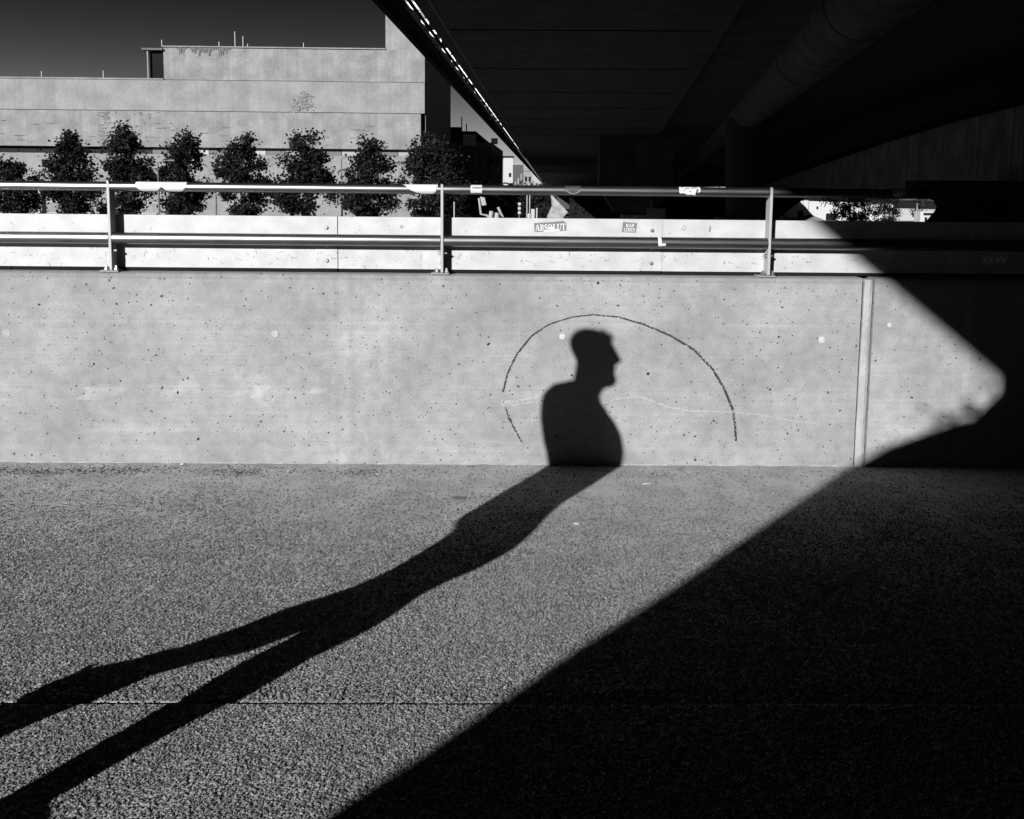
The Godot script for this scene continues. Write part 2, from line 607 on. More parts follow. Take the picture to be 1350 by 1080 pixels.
func wall_panel(x0: float, x1: float, m: Material, parent: Node3D, seed_: int) -> void:
	# profile (z, y) from the foot over the chamfered crown to the back, run along x
	var top := 0.888
	var front := [Vector2(-4.52, -0.1), Vector2(-4.52, top - 0.016), Vector2(-4.524, top - 0.006), Vector2(-4.535, top), Vector2(-4.80, top), Vector2(-4.82, -0.1)]
	var n := int((x1 - x0) / 0.05)
	var st := begin()
	var nz := noise(seed_, 1.5, 3)
	var wob := func(x: float, k: int) -> Vector3:
		var p: Vector2 = front[k]
		var q := Vector3(x, p.y, p.x)
		if k == 1 or k == 2: q += Vector3(0, 0.003 * nz.get_noise_2d(x * 3.0, k), -0.002 * absf(nz.get_noise_2d(x * 4.0, 9)))
		return q
	var uv := func(p: Vector3) -> Vector2: return Vector2((p.x - x0) / (x1 - x0), (top - p.y + maxf(0.0, -4.535 - p.z)) / 0.9)
	for i in n:
		var xa := lerpf(x0, x1, float(i) / n)
		var xb := lerpf(x0, x1, float(i + 1) / n)
		for k in front.size() - 1:
			var q := [wob.call(xa, k), wob.call(xa, k + 1), wob.call(xb, k + 1), wob.call(xb, k)]
			for j in [0, 1, 2, 0, 2, 3]:
				st.set_uv(uv.call(q[j]))
				st.add_vertex(q[j])
	for x in [x0, x1]:
		var f := []
		for k in front.size(): f.append(wob.call(x, k))
		for k in range(1, front.size() - 1):
			for j in ([0, k + 1, k] if x == x0 else [0, k, k + 1]):
				st.set_uv(uv.call(f[j]))
				st.add_vertex(f[j])
	put("wall_panel", done(st), m, parent)

func build_wall() -> void:
	var t := thing("parapet_wall", "long low cast concrete parapet wall, pitted, with a dark drawn arc on its face", "wall")
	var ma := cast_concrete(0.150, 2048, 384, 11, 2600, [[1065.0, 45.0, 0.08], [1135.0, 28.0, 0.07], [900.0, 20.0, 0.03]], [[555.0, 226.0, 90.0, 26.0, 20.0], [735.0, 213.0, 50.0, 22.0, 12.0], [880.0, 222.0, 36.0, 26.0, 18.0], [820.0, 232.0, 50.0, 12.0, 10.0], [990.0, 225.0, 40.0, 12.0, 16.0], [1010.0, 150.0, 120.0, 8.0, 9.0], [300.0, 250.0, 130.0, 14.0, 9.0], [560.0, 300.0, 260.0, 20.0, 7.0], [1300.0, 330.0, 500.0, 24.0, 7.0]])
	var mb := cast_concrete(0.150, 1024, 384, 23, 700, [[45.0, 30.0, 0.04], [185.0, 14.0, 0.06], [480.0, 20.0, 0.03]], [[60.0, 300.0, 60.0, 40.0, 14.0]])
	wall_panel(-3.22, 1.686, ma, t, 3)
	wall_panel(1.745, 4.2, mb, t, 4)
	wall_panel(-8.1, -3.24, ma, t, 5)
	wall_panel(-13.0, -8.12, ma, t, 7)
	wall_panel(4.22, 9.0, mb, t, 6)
	# the joint: a bead of mortar standing in the gap
	var fill := begin()
	var nz := noise(13, 4.0, 3)
	var prof := [Vector2(1.697, -4.60), Vector2(1.700, -4.530), Vector2(1.710, -4.522), Vector2(1.722, -4.520), Vector2(1.734, -4.524), Vector2(1.741, -4.531), Vector2(1.743, -4.60)]
	var pt := func(i: int, y: float) -> Vector3:
		return Vector3(prof[i].x + 0.003 * nz.get_noise_2d(y * 3.0, i) - (0.004 * smoothstep(0.8, 0.2, y) if i < 2 else 0.0), y, prof[i].y - 0.003 * absf(nz.get_noise_2d(y * 5.0, i + 20)))
	for k in 44:
		var ya := -0.05 + 0.93 * k / 44.0
		var yb := -0.05 + 0.93 * (k + 1) / 44.0
		for i in prof.size() - 1:
			quad(fill, pt.call(i, ya), pt.call(i, yb), pt.call(i + 1, yb), pt.call(i + 1, ya))
	for i in range(1, prof.size() - 1): tri(fill, pt.call(0, 0.88), pt.call(i, 0.88), pt.call(i + 1, 0.88))
	put("joint_filler", done(fill), rough_concrete(0.165, 91, 1.5, 0.2), t)
	put("joint_back", box(Vector3(1.68, -0.1, -4.80), Vector3(1.75, 0.87, -4.605)), M.dark, t)
	# mortar squeezed out along the foot
	var foot := begin()
	var fz := noise(15, 3.0, 4)
	for k in 240:
		var xa := -3.2 + 4.88 * k / 240.0
		var xb := -3.2 + 4.88 * (k + 1) / 240.0
		var f := func(x: float, o: float) -> float: return 0.006 + 0.007 * fz.get_noise_2d(x * 2.0, o)
		quad(foot, Vector3(xa, 0.002, -4.521 + maxf(0.004, f.call(xa, 3.0)) + 0.002), Vector3(xa, maxf(0.003, f.call(xa, 50.0)), -4.5185), Vector3(xb, maxf(0.003, f.call(xb, 50.0)), -4.5185), Vector3(xb, 0.002, -4.521 + maxf(0.004, f.call(xb, 3.0)) + 0.002))
	put("foot_mortar", done(foot), rough_concrete(0.165, 92, 0.4, 0.4), t)
	# plugs over the tie holes
	var pm := rough_concrete(0.20, 93, 0.6, 0.25)
	for p in [Vector3(-2.222, 0.603, 0.021), Vector3(-1.004, 0.61, 0.018), Vector3(0.312, 0.607, 0.0165), Vector3(1.512, 0.60, 0.018), Vector3(1.822, 0.672, 0.012)]:
		put("tie_hole_plug", lathe([Vector2(0.0, 0.0016), Vector2(p.z * 0.8, 0.0014), Vector2(p.z, -0.002)], 18), pm, t, Vector3(p.x, p.y, -4.52), Basis(Vector3.RIGHT, PI / 2))
	# the drawn arc and the pale scrape across it
	var ink := mat(0.012, 0.9)
	var arc := put("drawn_arc", drawn_line([Vector2(0.04, 0.345), Vector2(0.06, 0.43), Vector2(0.1, 0.52), Vector2(0.17, 0.61), Vector2(0.25, 0.665), Vector2(0.36, 0.7), Vector2(0.45, 0.71), Vector2(0.57, 0.7), Vector2(0.69, 0.665), Vector2(0.81, 0.615), Vector2(0.92, 0.55), Vector2(1.01, 0.46), Vector2(1.065, 0.37), Vector2(1.11, 0.27), Vector2(1.122, 0.2), Vector2(1.13, 0.12)], [0.008, 0.009, 0.0075, 0.006, 0.007, 0.009, 0.011, 0.011, 0.012, 0.010], -4.5185, 61, 0.16, 0.005), ink, t)
	arc.set_meta("label", "dark arc drawn over the head of the shadow")
	put("drawn_arc", drawn_line([Vector2(0.052, 0.275), Vector2(0.072, 0.22), Vector2(0.1, 0.165), Vector2(0.132, 0.108)], [0.008, 0.013, 0.010, 0.006], -4.5185, 62, 0.3, 0.005), ink, t)
	var pale := mat(0.20, 0.9)
	put("scrape", drawn_line([Vector2(0.03, 0.302), Vector2(0.1, 0.3), Vector2(0.19, 0.322), Vector2(0.22, 0.33), Vector2(0.29, 0.318), Vector2(0.36, 0.29), Vector2(0.44, 0.27), Vector2(0.5, 0.295), Vector2(0.59, 0.32), Vector2(0.68, 0.328), Vector2(0.73, 0.31), Vector2(0.81, 0.28), Vector2(0.91, 0.262), Vector2(1.09, 0.26), Vector2(1.23, 0.247), Vector2(1.37, 0.222), Vector2(1.55, 0.2)], [0.016, 0.016, 0.009, 0.005, 0.009, 0.012, 0.011, 0.007, 0.006, 0.007, 0.004], -4.5182, 63, 0.35, 0.006), pale, t)
	put("scrape", drawn_line([Vector2(0.03, 0.29), Vector2(0.12, 0.29), Vector2(0.19, 0.30)], [0.012, 0.010, 0.004], -4.5182, 64, 0.4), pale, t)
	for k in 6:
		put("scratch", drawn_line([Vector2(1.5 + k * 0.012, 0.70), Vector2(1.53 + k * 0.012, 0.76), Vector2(1.57 + k * 0.010, 0.82)], [0.0015, 0.002, 0.001], -4.5182, 65 + k, 0.45), pale, t)

func build_railing() -> void:
	var t := thing("railing", "steel tube railing with white kick boards on top of the concrete parapet", "railing")
	var board := mat(0.31, 0.6)
	# paint: a little grime and many nicks
	var w := 1024
	var h := 192
	rng.seed = 77
	var a := noise_bytes(noise(78, 0.01, 4), w, h)
	var b := noise_bytes(noise(79, 0.3, 2), w, h)
	var out := PackedByteArray()
	out.resize(w * h)
	for i in w * h:
		out[i] = int(clampf(0.94 + (a[i] / 255.0 - 0.5) * 0.12 + (b[i] / 255.0 - 0.5) * 0.05, 0, 1) * 255)
	for k in 270:
		var p := Vector2(rng.randf() * w, h * (0.45 + 0.5 * rng.randf() if rng.randf() < 0.7 else rng.randf()))
		var d := Vector2.from_angle(rng.randf() * TAU)
		var dark := rng.randf_range(0.25, 0.75)
		for s in rng.randi_range(1, 6 if rng.randf() < 0.8 else 22):
			p += d.rotated(rng.randf_range(-0.9, 0.9))
			var x := int(p.x)
			var y := int(p.y)
			if x > 0 and y > 0 and x < w - 1 and y < h - 1:
				out[y * w + x] = int(out[y * w + x] * dark)
				if rng.randf() < 0.4: out[y * w + x + 1] = int(out[y * w + x + 1] * dark)
	board.albedo_color = grey(0.275)
	board.albedo_texture = tex(out, w, h)
	var pitch := 1.4965
	var px := [-3.236, -1.740, -0.242, 1.2535, 2.75, 4.247, 5.74]
	# boards, end to end from splice to splice, standing just behind the posts
	for k in px.size() - 1:
		var x1: float = px[k] + 1.015
		var x0 := x1 - pitch + 0.001
		if k == 0: continue
		if k == 1: x0 -= 9.5
		var st := begin()
		var lo := Vector3(x0, 0.906, -4.6180)
		var hi := Vector3(x1, 1.1455, -4.5940)
		add_box(st, lo, hi)
		var o := put("kick_board", uv_front(lo, hi, 0.37 * k), board, t)
		if k == 1: o.set_meta("label", "white board left of the middle post")
	for k in px.size() - 1:
		var sx: float = px[k] + 1.0
		put("gap_shade", box(Vector3(px[k] - 0.48, 0.892, -4.6160), Vector3(px[k] + 1.01, 0.9045, -4.6000)), M.dark, t)  # dark strip standing in for the shade in the gap under the boards
		if k == 0: continue
		put("splice_plate", uv_front(Vector3(sx - 0.087, 0.907, -4.5940), Vector3(sx + 0.014, 1.1448, -4.5915), 0.2 + 0.31 * k), board, t)
		for y in [1.094, 1.012, 0.942]:
			put("bolt", lathe([Vector2(0.0, 0.007), Vector2(0.005, 0.0065), Vector2(0.0085, 0.003), Vector2(0.009, 0.0)], 12), M.bolt, t, Vector3(sx - 0.034, y, -4.5915), Basis(Vector3.RIGHT, PI / 2))
	# posts: flat plates standing edge on
	for k in px.size() + 5:
		var x: float = px[k] if k < px.size() else px[0] - pitch * (k - px.size() + 1)
		var p := put("post", chamfered(Vector3(-0.006, 0.897, -4.5930), Vector3(0.006, 1.294, -4.5245), 0.0012), M.steel_flat, t, Vector3(x, 0, 0))
		put("base_plate", chamfered(Vector3(-0.050, 0.888, -4.5930), Vector3(0.034, 0.895, -4.522), 0.0015), mat(0.13, 0.6), p)
		for s in [-1.0, 1.0]:
			put("bolt", lathe([Vector2(0.0, 0.02), Vector2(0.006, 0.02), Vector2(0.0065, 0.009), Vector2(0.011, 0.009), Vector2(0.011, 0.0)], 6), M.bolt, p, Vector3(s * 0.02 - (0.0 if s > 0 else 0.004), 0.897, -4.537))
			put("bolt", lathe([Vector2(0.0, 0.016), Vector2(0.005, 0.016), Vector2(0.0055, 0.007), Vector2(0.0095, 0.007), Vector2(0.0095, 0.0)], 6), M.bolt, p, Vector3(s * 0.006, 0.985, -4.545), Basis(Vector3(0, 0, 1), -s * PI / 2))
		put("saddle", lathe([Vector2(0.0, 0.004), Vector2(0.007, 0.003), Vector2(0.008, 0.0)], 10), M.bolt, p, Vector3(0, 1.294, -4.53))
	# tubes
	var long := func(y: float, r: float, xa: float, xb: float) -> ArrayMesh:
		var pts := []
		var n := 24
		for i in n + 1: pts.append(Vector3(lerpf(xa, xb, float(i) / n), y, -4.547))
		return tube(pts, r, 32)
	var sm := mat(0.42, 0.33, 1.0)
	var rb := noise_bytes(noise(81, 0.02, 4), 512, 512, true)
	var ro := PackedByteArray()
	ro.resize(512 * 512)
	for i in 512 * 512: ro[i] = int(clampf(0.80 + (rb[i] / 255.0 - 0.5) * 0.22, 0, 1) * 255)
	sm.albedo_texture = tex(ro, 512, 512)
	sm.albedo_color = grey(0.40)
	sm.uv1_triplanar = true
	sm.uv1_world_triplanar = true
	sm.uv1_scale = Vector3(0.5, 6.0, 6.0)
	M.tube = sm
	for k in px.size() - 1:
		put("top_rail", long.call(1.2728, 0.0218, px[k] + 0.006, px[k + 1] - 0.006), sm, t)
		put("mid_rail", long.call(1.0405, 0.0262, px[k] + 0.009, px[k + 1] - 0.0075), sm, t)
	put("top_rail", long.call(1.2728, 0.0218, -11.9, px[0] - 0.006), sm, t)
	put("mid_rail", long.call(1.0405, 0.0262, -11.9, px[0] - 0.0075), sm, t)
	build_stickers(t)

func uv_front(lo: Vector3, hi: Vector3, shift: float) -> ArrayMesh:
	var st := begin()
	add_box(st, lo, hi)
	st.generate_normals()
	var m := st.commit()
	var mdt := MeshDataTool.new()
	mdt.create_from_surface(m, 0)
	for i in mdt.get_vertex_count():
		var v := mdt.get_vertex(i)
		mdt.set_vertex_uv(i, Vector2((v.x - lo.x) / 1.5 + shift, (hi.y - v.y) / 0.24))
	m.clear_surfaces()
	mdt.commit_to_surface(m)
	return m

func build_stickers(t: Node3D) -> void:
	var white := mat(0.34, 0.7)
	var print_ := mat(0.08, 0.8)
	var mid := mat(0.075, 0.7)
	var dark := mat(0.02, 0.6)
	var y := 1.2728
	var r := 0.0224
	# two pairs of paper labels wrapped round the top rail
	for d in [[-1.618, -1.500, 1], [-1.500, -1.390, 1], [-0.432, -0.350, 0], [-0.362, -0.262, 1]]:
		var xs := []
		var from := []
		var to := []
		for i in 13:
			var s := i / 12.0
			xs.append(lerpf(d[0], d[1], s))
			to.append(108.0)
			if d[2]: from.append(-62.0 + 75.0 * pow(absf(1.0 - 2.0 * s), 3.5))
			else: from.append(100.0 - 190.0 * s if s < 0.55 else -4.0 - 95.0 * (s - 0.55))
		var o := put("paper_label", wrap_patch(r + 0.0003 * d[2], xs, from, to), white, t, Vector3(0, y, -4.547))
		# lines of small print running aslant
		for k in 5:
			var l: float = d[1] - d[0]
			var x0: float = d[0] + l * (0.22 + 0.12 * k)
			put("print_line", wrap_patch(r + 0.0007, [x0, x0 + l * 0.02, x0 + l * 0.16, x0 + l * 0.19], [38.0, 30.0, -26.0, -34.0], [40.0, 36.0, -22.0, -33.0]), print_, o)
	# small torn label, round dark sticker, patched sticker
	var a := put("sticker", wrap_patch(r, [-0.113, -0.11, -0.09, -0.065, -0.062], [-30.0, -42.0, -36.0, -40.0, -30.0], [80.0, 84.0, 84.0, 84.0, 82.0]), mat(0.30, 0.7), t, Vector3(0, y, -4.547))
	for k in 5: put("print_line", wrap_patch(r + 0.0004, [-0.106 + 0.008 * k, -0.101 + 0.008 * k, -0.099 + 0.009 * k], [20.0 - 7.0 * (k % 3), 14.0, 20.0], [38.0, 34.0, 30.0 - 5.0 * (k % 2)]), print_, a)
	var cs := []
	var cf := []
	var ct := []
	for i in 13:
		var s := -1.0 + i / 6.0
		cs.append(0.351 + 0.041 * s)
		cf.append(75.0 - 122.0 * sqrt(maxf(0.0, 1.0 - s * s)))
		ct.append(100.0)
	var c := put("sticker", wrap_patch(r, cs, cf, ct), dark, t, Vector3(0, y, -4.547))
	c.set_meta("label", "round dark sticker on the top rail")
	var rf := []
	var rt := []
	var rs := []
	for i in 11:
		var s := -0.8 + i * 0.16
		rs.append(0.351 + 0.041 * s)
		rf.append(75.0 - 112.0 * sqrt(1.0 - s * s))
		rt.append(75.0 - 103.0 * sqrt(1.0 - s * s))
	put("ring", wrap_patch(r + 0.0004, rs, rf, rt), mat(0.2, 0.7), c)
	put("sticker", wrap_patch(r, [0.832, 0.835, 0.852, 0.87, 0.888, 0.905, 0.92, 0.928], [0.0, -20.0, -14.0, -40.0, -34.0, -48.0, -10.0, 10.0], [95.0, 98.0, 98.0, 98.0, 98.0, 98.0, 98.0, 90.0]), mat(0.34, 0.7), t, Vector3(0, y, -4.547))
	rng.seed = 19
	for k in 9:
		var x := 0.842 + 0.009 * k
		var q := rng.randf_range(0.0, 60.0)
		put("patch", wrap_patch(r + 0.0004, [x, x + 0.004, x + 0.007], [q, q - 8.0, q], [q + 8.0, q + 16.0, q + 6.0]), dark, t, Vector3(0, y, -4.547))
	put("sticker", wrap_patch(r, [1.803, 1.81, 1.84, 1.86, 1.875], [30.0, -30.0, -50.0, -20.0, 20.0], [70.0, 74.0, 72.0, 70.0, 60.0]), mat(0.20, 0.7), t, Vector3(0, y, -4.547))
	# stickers on the boards
	var s1 := put("board_sticker", prism(PackedVector2Array([Vector2(-0.075, -0.022), Vector2(0.073, -0.021), Vector2(0.073, 0.013), Vector2(0.062, 0.025), Vector2(-0.001, 0.021), Vector2(-0.075, 0.020)]), 0.0, 0.0006), mid, t, Vector3(0.254, 1.1075, -4.5940), Basis(Vector3(0, 0, 1), 0.05))
	s1.set_meta("label", "torn grey sticker with white capitals")
	words("ABSOLUT", 0.0415, white, s1, Vector3(-0.001, -0.0035, 0.0008), Basis.from_scale(Vector3(0.70, 0.9, 1)))
	put("torn_strip", prism(PackedVector2Array([Vector2(-0.034, -0.023), Vector2(0.042, -0.022), Vector2(0.038, -0.014), Vector2(-0.03, -0.016)]), 0.0006, 0.0012), white, s1)
	put("torn_strip", prism(PackedVector2Array([Vector2(-0.012, -0.010), Vector2(0.016, -0.014), Vector2(0.02, -0.004), Vector2(0.004, 0.001), Vector2(-0.010, -0.002)]), 0.0006, 0.0013), white, s1)
	var s2 := put("board_sticker", prism(PackedVector2Array([Vector2(-0.035, -0.022), Vector2(0.031, -0.023), Vector2(0.034, 0.021), Vector2(-0.031, 0.025)]), 0.0, 0.0006), mid, t, Vector3(0.619, 1.107, -4.5940), Basis(Vector3(0, 0, 1), -0.02))
	words("RAP", 0.022, white, s2, Vector3(0.002, 0.0085, 0.0008), Basis.from_scale(Vector3(0.85, 0.9, 1)))
	words("LEHEN", 0.022, white, s2, Vector3(0.0, -0.011, 0.0008), Basis.from_scale(Vector3(0.68, 0.95, 1)))
	# torn white tape on the mid rail, and small marks on the boards
	put("torn_tape", wrap_patch(0.0268, [0.742, 0.745, 0.757, 0.758, 0.775, 0.777], [-20.0, -34.0, -34.0, -30.0, -30.0, -24.0], [76.0, 80.0, 78.0, -4.0, -2.0, -10.0]), white, t, Vector3(0, 1.0405, -4.547))
	put("board_sticker", prism(PackedVector2Array([Vector2(-0.008, -0.007), Vector2(0.008, -0.008), Vector2(0.008, 0.007), Vector2(-0.008, 0.008)]), 0.0, 0.0006), mat(0.16, 0.8), t, Vector3(-0.432, 1.101, -4.5940))
	put("board_mark", drawn_line([Vector2(0.862, 1.098), Vector2(0.868, 1.118), Vector2(0.876, 1.118), Vector2(0.878, 1.1), Vector2(0.87, 1.095), Vector2(0.862, 1.104)], [0.003, 0.004, 0.003], -4.5935, 90, 0.2, 0.002), mat(0.14, 0.9), t)
	put("board_mark", drawn_line([Vector2(0.99, 1.09), Vector2(0.993, 1.105), Vector2(0.99, 1.12)], [0.006, 0.008, 0.002], -4.5935, 91, 0.1, 0.002), mat(0.09, 0.9), t)
	for k in 4:
		var x := 2.27 + 0.03 * k
		put("graffiti_tag", drawn_line([Vector2(x, 0.945), Vector2(x + 0.008, 0.985), Vector2(x + 0.016, 0.955), Vector2(x + 0.026, 0.99)], [0.003, 0.004, 0.003], -4.5935, 95 + k, 0.1, 0.003), mat(0.85, 0.9), t)
	for k in 6:
		var x := 1.555 + 0.024 * k
		put("graffiti_tag", drawn_line([Vector2(x, 1.092), Vector2(x + 0.008, 1.108 + 0.004 * (k % 2)), Vector2(x + 0.014, 1.09), Vector2(x + 0.02, 1.106)], [0.002, 0.003, 0.002], -4.5935, 105 + k, 0.1, 0.003), mat(0.03, 0.9), t)

func build_overpass() -> void:
	var t := thing("overpass", "dark concrete road bridge overhead with a slotted edge strip and box girder", "bridge", Vector3.ZERO, -0.05195)
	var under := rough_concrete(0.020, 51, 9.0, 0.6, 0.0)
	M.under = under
	var z0 := -1500.0
	var z1 := 26.0
	put("edge_beam", prism(PackedVector2Array([Vector2(-3.71, 5.15), Vector2(-3.56, 5.15), Vector2(-3.56, 5.85), Vector2(-3.75, 5.85), Vector2(-3.75, 5.3)]), z0, z1), M.dark, t)
	for s in [[-3.48, -3.33], [-3.10, -3.07]]:
		put("walkway_strip", box(Vector3(s[0], 5.30, z0), Vector3(s[1], 5.40, z1)), M.dark, t)
	# pale upright fins of the bridge railing, sunlit on the deck and seen from below through the open slots
	var pale := mat(0.5, 0.6)
	rng.seed = 3
	for k in 40:
		var z := -20.0 - 2.3 * k - rng.randf_range(0.0, 1.5)
		put("railing_fin", box(Vector3(-3.86 + 0.25 * rng.randf(), 5.42, -0.06), Vector3(-3.31 - (0.05 if k % 2 else 0.0), 5.90 + 0.14 * rng.randf(), 0.06)), pale, t, Vector3(0, 0, z))
		if k < 26: put("railing_foot", box(Vector3(-3.24, 5.50, -0.05), Vector3(-3.12, 5.63, 0.05)), pale, t, Vector3(0, 0, -24.4 - 4.5 * k))
	for k in 60:
		put("cross_tie", box(Vector3(-3.555, 5.30, -0.05), Vector3(-2.97, 5.297, 0.05)), M.dark, t, Vector3(0, 0, 20.0 - 2.7 * k))
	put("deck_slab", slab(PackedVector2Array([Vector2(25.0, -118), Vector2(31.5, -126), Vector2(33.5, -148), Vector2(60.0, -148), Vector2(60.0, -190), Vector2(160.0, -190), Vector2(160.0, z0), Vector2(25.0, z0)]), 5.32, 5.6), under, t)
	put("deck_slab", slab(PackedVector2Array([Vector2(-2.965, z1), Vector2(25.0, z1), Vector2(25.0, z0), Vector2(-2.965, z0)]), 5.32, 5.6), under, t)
	# box girder: left web along the deck, right web swinging away
	var g := func(z: float) -> Vector2: return Vector2(-2.42, 2.08 - 0.077 * z)
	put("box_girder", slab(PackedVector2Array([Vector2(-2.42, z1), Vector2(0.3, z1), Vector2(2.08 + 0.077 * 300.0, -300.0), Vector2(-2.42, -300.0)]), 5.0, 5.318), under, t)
	put("girder_highlight", tube([Vector3(-2.42, 5.02, z1), Vector3(-2.42, 5.02, -600)], 0.035, 10), rough_concrete(0.10, 54, 2.0, 0.5), t)  # paler tube that paints the highlight along the girder edge
	# formwork board lines under the girder
	for k in 7:
		var zz := -24.0 - 7.5 * k
		put("pour_ridge", box(Vector3(-2.38, 4.985, -0.04), Vector3(1.9 - 0.077 * zz, 5.0 - 0.002, 0.04)), M.dark, t, Vector3(0, 0, zz))
	# the round-bellied girder in the gap, in lengths with raised collars
	var dir := Vector3(0.117, 0, -1.0)
	var o := Vector3(4.1, 5.35, 0)
	var pts := []
	for k in 24: pts.append(o + dir * (-5.0 + k * 13.0))
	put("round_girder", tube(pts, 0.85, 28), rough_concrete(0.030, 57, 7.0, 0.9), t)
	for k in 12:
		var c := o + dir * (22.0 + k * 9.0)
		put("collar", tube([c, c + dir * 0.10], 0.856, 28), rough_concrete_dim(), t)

	# the curved ramp alongside, its web catching light from below
	var r := thing("ramp_bridge", "second bridge curving away on the right, pale streaked side wall", "bridge")
	var way := [Vector2(12.4, 8.0), Vector2(12.5, -10.0), Vector2(13.15, -25.0), Vector2(13.8, -30.0), Vector2(14.9, -38.0), Vector2(18.95, -60.0), Vector2(28.9, -110.0), Vector2(30.0, -115.0)]
	var topy := [3.5, 3.5, 3.49, 3.42, 3.2, 2.7, 1.84, 1.8]
	var lid_h := [0.5, 0.5, 0.7, 0.8, 1.1, 1.7, 3.4, 3.5]
	var boty := [1.6, 1.6, 1.58, 1.5, 1.43, 1.42, 1.33, 1.3]
	var face := begin()
	var lid := begin()
	for i in way.size() - 1:
		var a: Vector2 = way[i]
		var b: Vector2 = way[i + 1]
		var n := 6
		for k in n:
			var p := a.lerp(b, float(k) / n)
			var q := a.lerp(b, float(k + 1) / n)
			var ta := lerpf(topy[i], topy[i + 1], float(k) / n)
			var tb := lerpf(topy[i], topy[i + 1], float(k + 1) / n)
			var la := lerpf(lid_h[i], lid_h[i + 1], float(k) / n)
			var lb := lerpf(lid_h[i], lid_h[i + 1], float(k + 1) / n)
			var ba := lerpf(boty[i], boty[i + 1], float(k) / n)
			var bb := lerpf(boty[i], boty[i + 1], float(k + 1) / n)
			quad(face, Vector3(p.x, ba, p.y), Vector3(p.x, ta, p.y), Vector3(q.x, tb, q.y), Vector3(q.x, bb, q.y))
			quad(face, Vector3(p.x, ba, p.y), Vector3(q.x, bb, q.y), Vector3(q.x + 7.0, bb, q.y), Vector3(p.x + 7.0, ba, p.y))
			quad(face, Vector3(p.x + 7.0, ba, p.y), Vector3(q.x + 7.0, bb, q.y), Vector3(q.x + 7.0, tb, q.y), Vector3(p.x + 7.0, ta, p.y))
			quad(lid, Vector3(p.x - 0.7, ta + 0.002, p.y), Vector3(p.x - 0.7, ta + la, p.y), Vector3(q.x - 0.7, tb + lb, q.y), Vector3(q.x - 0.7, tb + 0.002, q.y))
			quad(lid, Vector3(p.x - 0.7, ta + 0.002, p.y), Vector3(q.x - 0.7, tb + 0.002, q.y), Vector3(q.x + 7.5, tb + 0.002, q.y), Vector3(p.x + 7.5, ta + 0.002, p.y))
			quad(lid, Vector3(p.x - 0.7, ta + la, p.y), Vector3(p.x + 7.5, ta + la, p.y), Vector3(q.x + 7.5, tb + lb, q.y), Vector3(q.x - 0.7, tb + lb, q.y))
	put("girder", done(face), rough_concrete(0.055, 58, 9.0, 0.6, 0.35), r)
	put("deck", done(lid), M.dark, r)
	var rp := thing("bridge_pier", "broad dark pier under the curved bridge at the right", "pier")
	put("shaft", prism(PackedVector2Array([Vector2(11.5, -3.2), Vector2(11.5, 0.53), Vector2(11.7, 0.78), Vector2(11.77, 0.9), Vector2(11.68, 1.08), Vector2(11.4, 1.2), Vector2(10.9, 1.26), Vector2(10.9, 1.6), Vector2(30, 1.6), Vector2(30, -3.2)]), -26.5, -25.0), M.dark, rp)
	put("foot", box(Vector3(11.6, -3.2, -26.7), Vector3(30.0, -2.9, -24.8)), M.dark, rp)
	var pa := thing("bridge_pier", "dark hammerhead pier seen past the middle of the railing", "pier")
	put("head", prism(PackedVector2Array([Vector2(7.2, 1.6), Vector2(7.6, 0.9), Vector2(8.3, -0.2), Vector2(8.95, -0.42), Vector2(10.5, -0.42), Vector2(11.0, 0.0), Vector2(12.0, 0.9), Vector2(12.3, 1.6), Vector2(12.3, 5.0), Vector2(7.2, 5.0)]), -71.0, -69.6), under, pa)
	put("shaft", box(Vector3(8.9, -3.2, -71.2), Vector3(10.55, -0.42, -69.4)), rough_concrete(0.12, 59, 3.0, 0.5), pa)
	var pb := thing("bridge_pier", "dark round-edged pier just left of the right railing post", "pier")
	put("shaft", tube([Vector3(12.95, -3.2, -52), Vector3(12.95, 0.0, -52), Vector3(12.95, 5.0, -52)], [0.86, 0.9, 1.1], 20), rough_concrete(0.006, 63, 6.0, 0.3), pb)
	put("foot", box(Vector3(11.7, -3.2, -53.2), Vector3(14.2, -0.1, -50.8)), rough_concrete(0.05, 60, 3.0, 0.5), pb)

	# unseen wall added behind the camera, its raked top shaped to bound the sunlight
	var ww := thing("shadow_wall", "added raked wall behind the viewer, shaped to cut off the sunlight", "wall")
	var rake := PackedVector2Array([Vector2(-4.2, -0.05), Vector2(-4.1, 0.12), Vector2(-2.68, 1.71), Vector2(-2.60, 1.82), Vector2(-2.51, 2.0), Vector2(-2.39, 2.17), Vector2(-2.26, 2.4), Vector2(-2.07, 2.73), Vector2(-1.89, 2.84), Vector2(-1.70, 2.91), Vector2(-1.57, 2.96), Vector2(-1.50, 2.97), Vector2(-1.38, 3.10), Vector2(-1.36, 5.2), Vector2(14.0, 5.2), Vector2(14.0, -0.05)])
	put("wall_face", prism(rake, 2.5, 3.0), under, ww)
	var sh := thing("shadow_leaves", "leaf clumps added at the end of the unseen wall to mottle the sunlight edge", "plant", Vector3(-1.46, 2.92, 2.7))  # unseen leaves, added to break up the edge of the sunlight
	var iv := put("leaves", foliage(Vector3.ZERO, [[-0.16, 0.20], [0.02, 0.24], [0.18, 0.17], [0.34, 0.05]], 26, 15, 0.055, 41)[0], M.leaf, sh)
	iv.set_meta("kind", "stuff")
	put("stem", tube([Vector3(0.1, -0.3, 0), Vector3(0.04, 0.0, 0), Vector3(0.0, 0.2, 0)], 0.008, 6), M.bark, sh)

func cut_block(called: String, lo: Vector3, hi: Vector3, m: Material, parent: Node3D) -> MeshInstance3D:
	return put(called, chamfered(lo, hi, 0.04), m, parent)

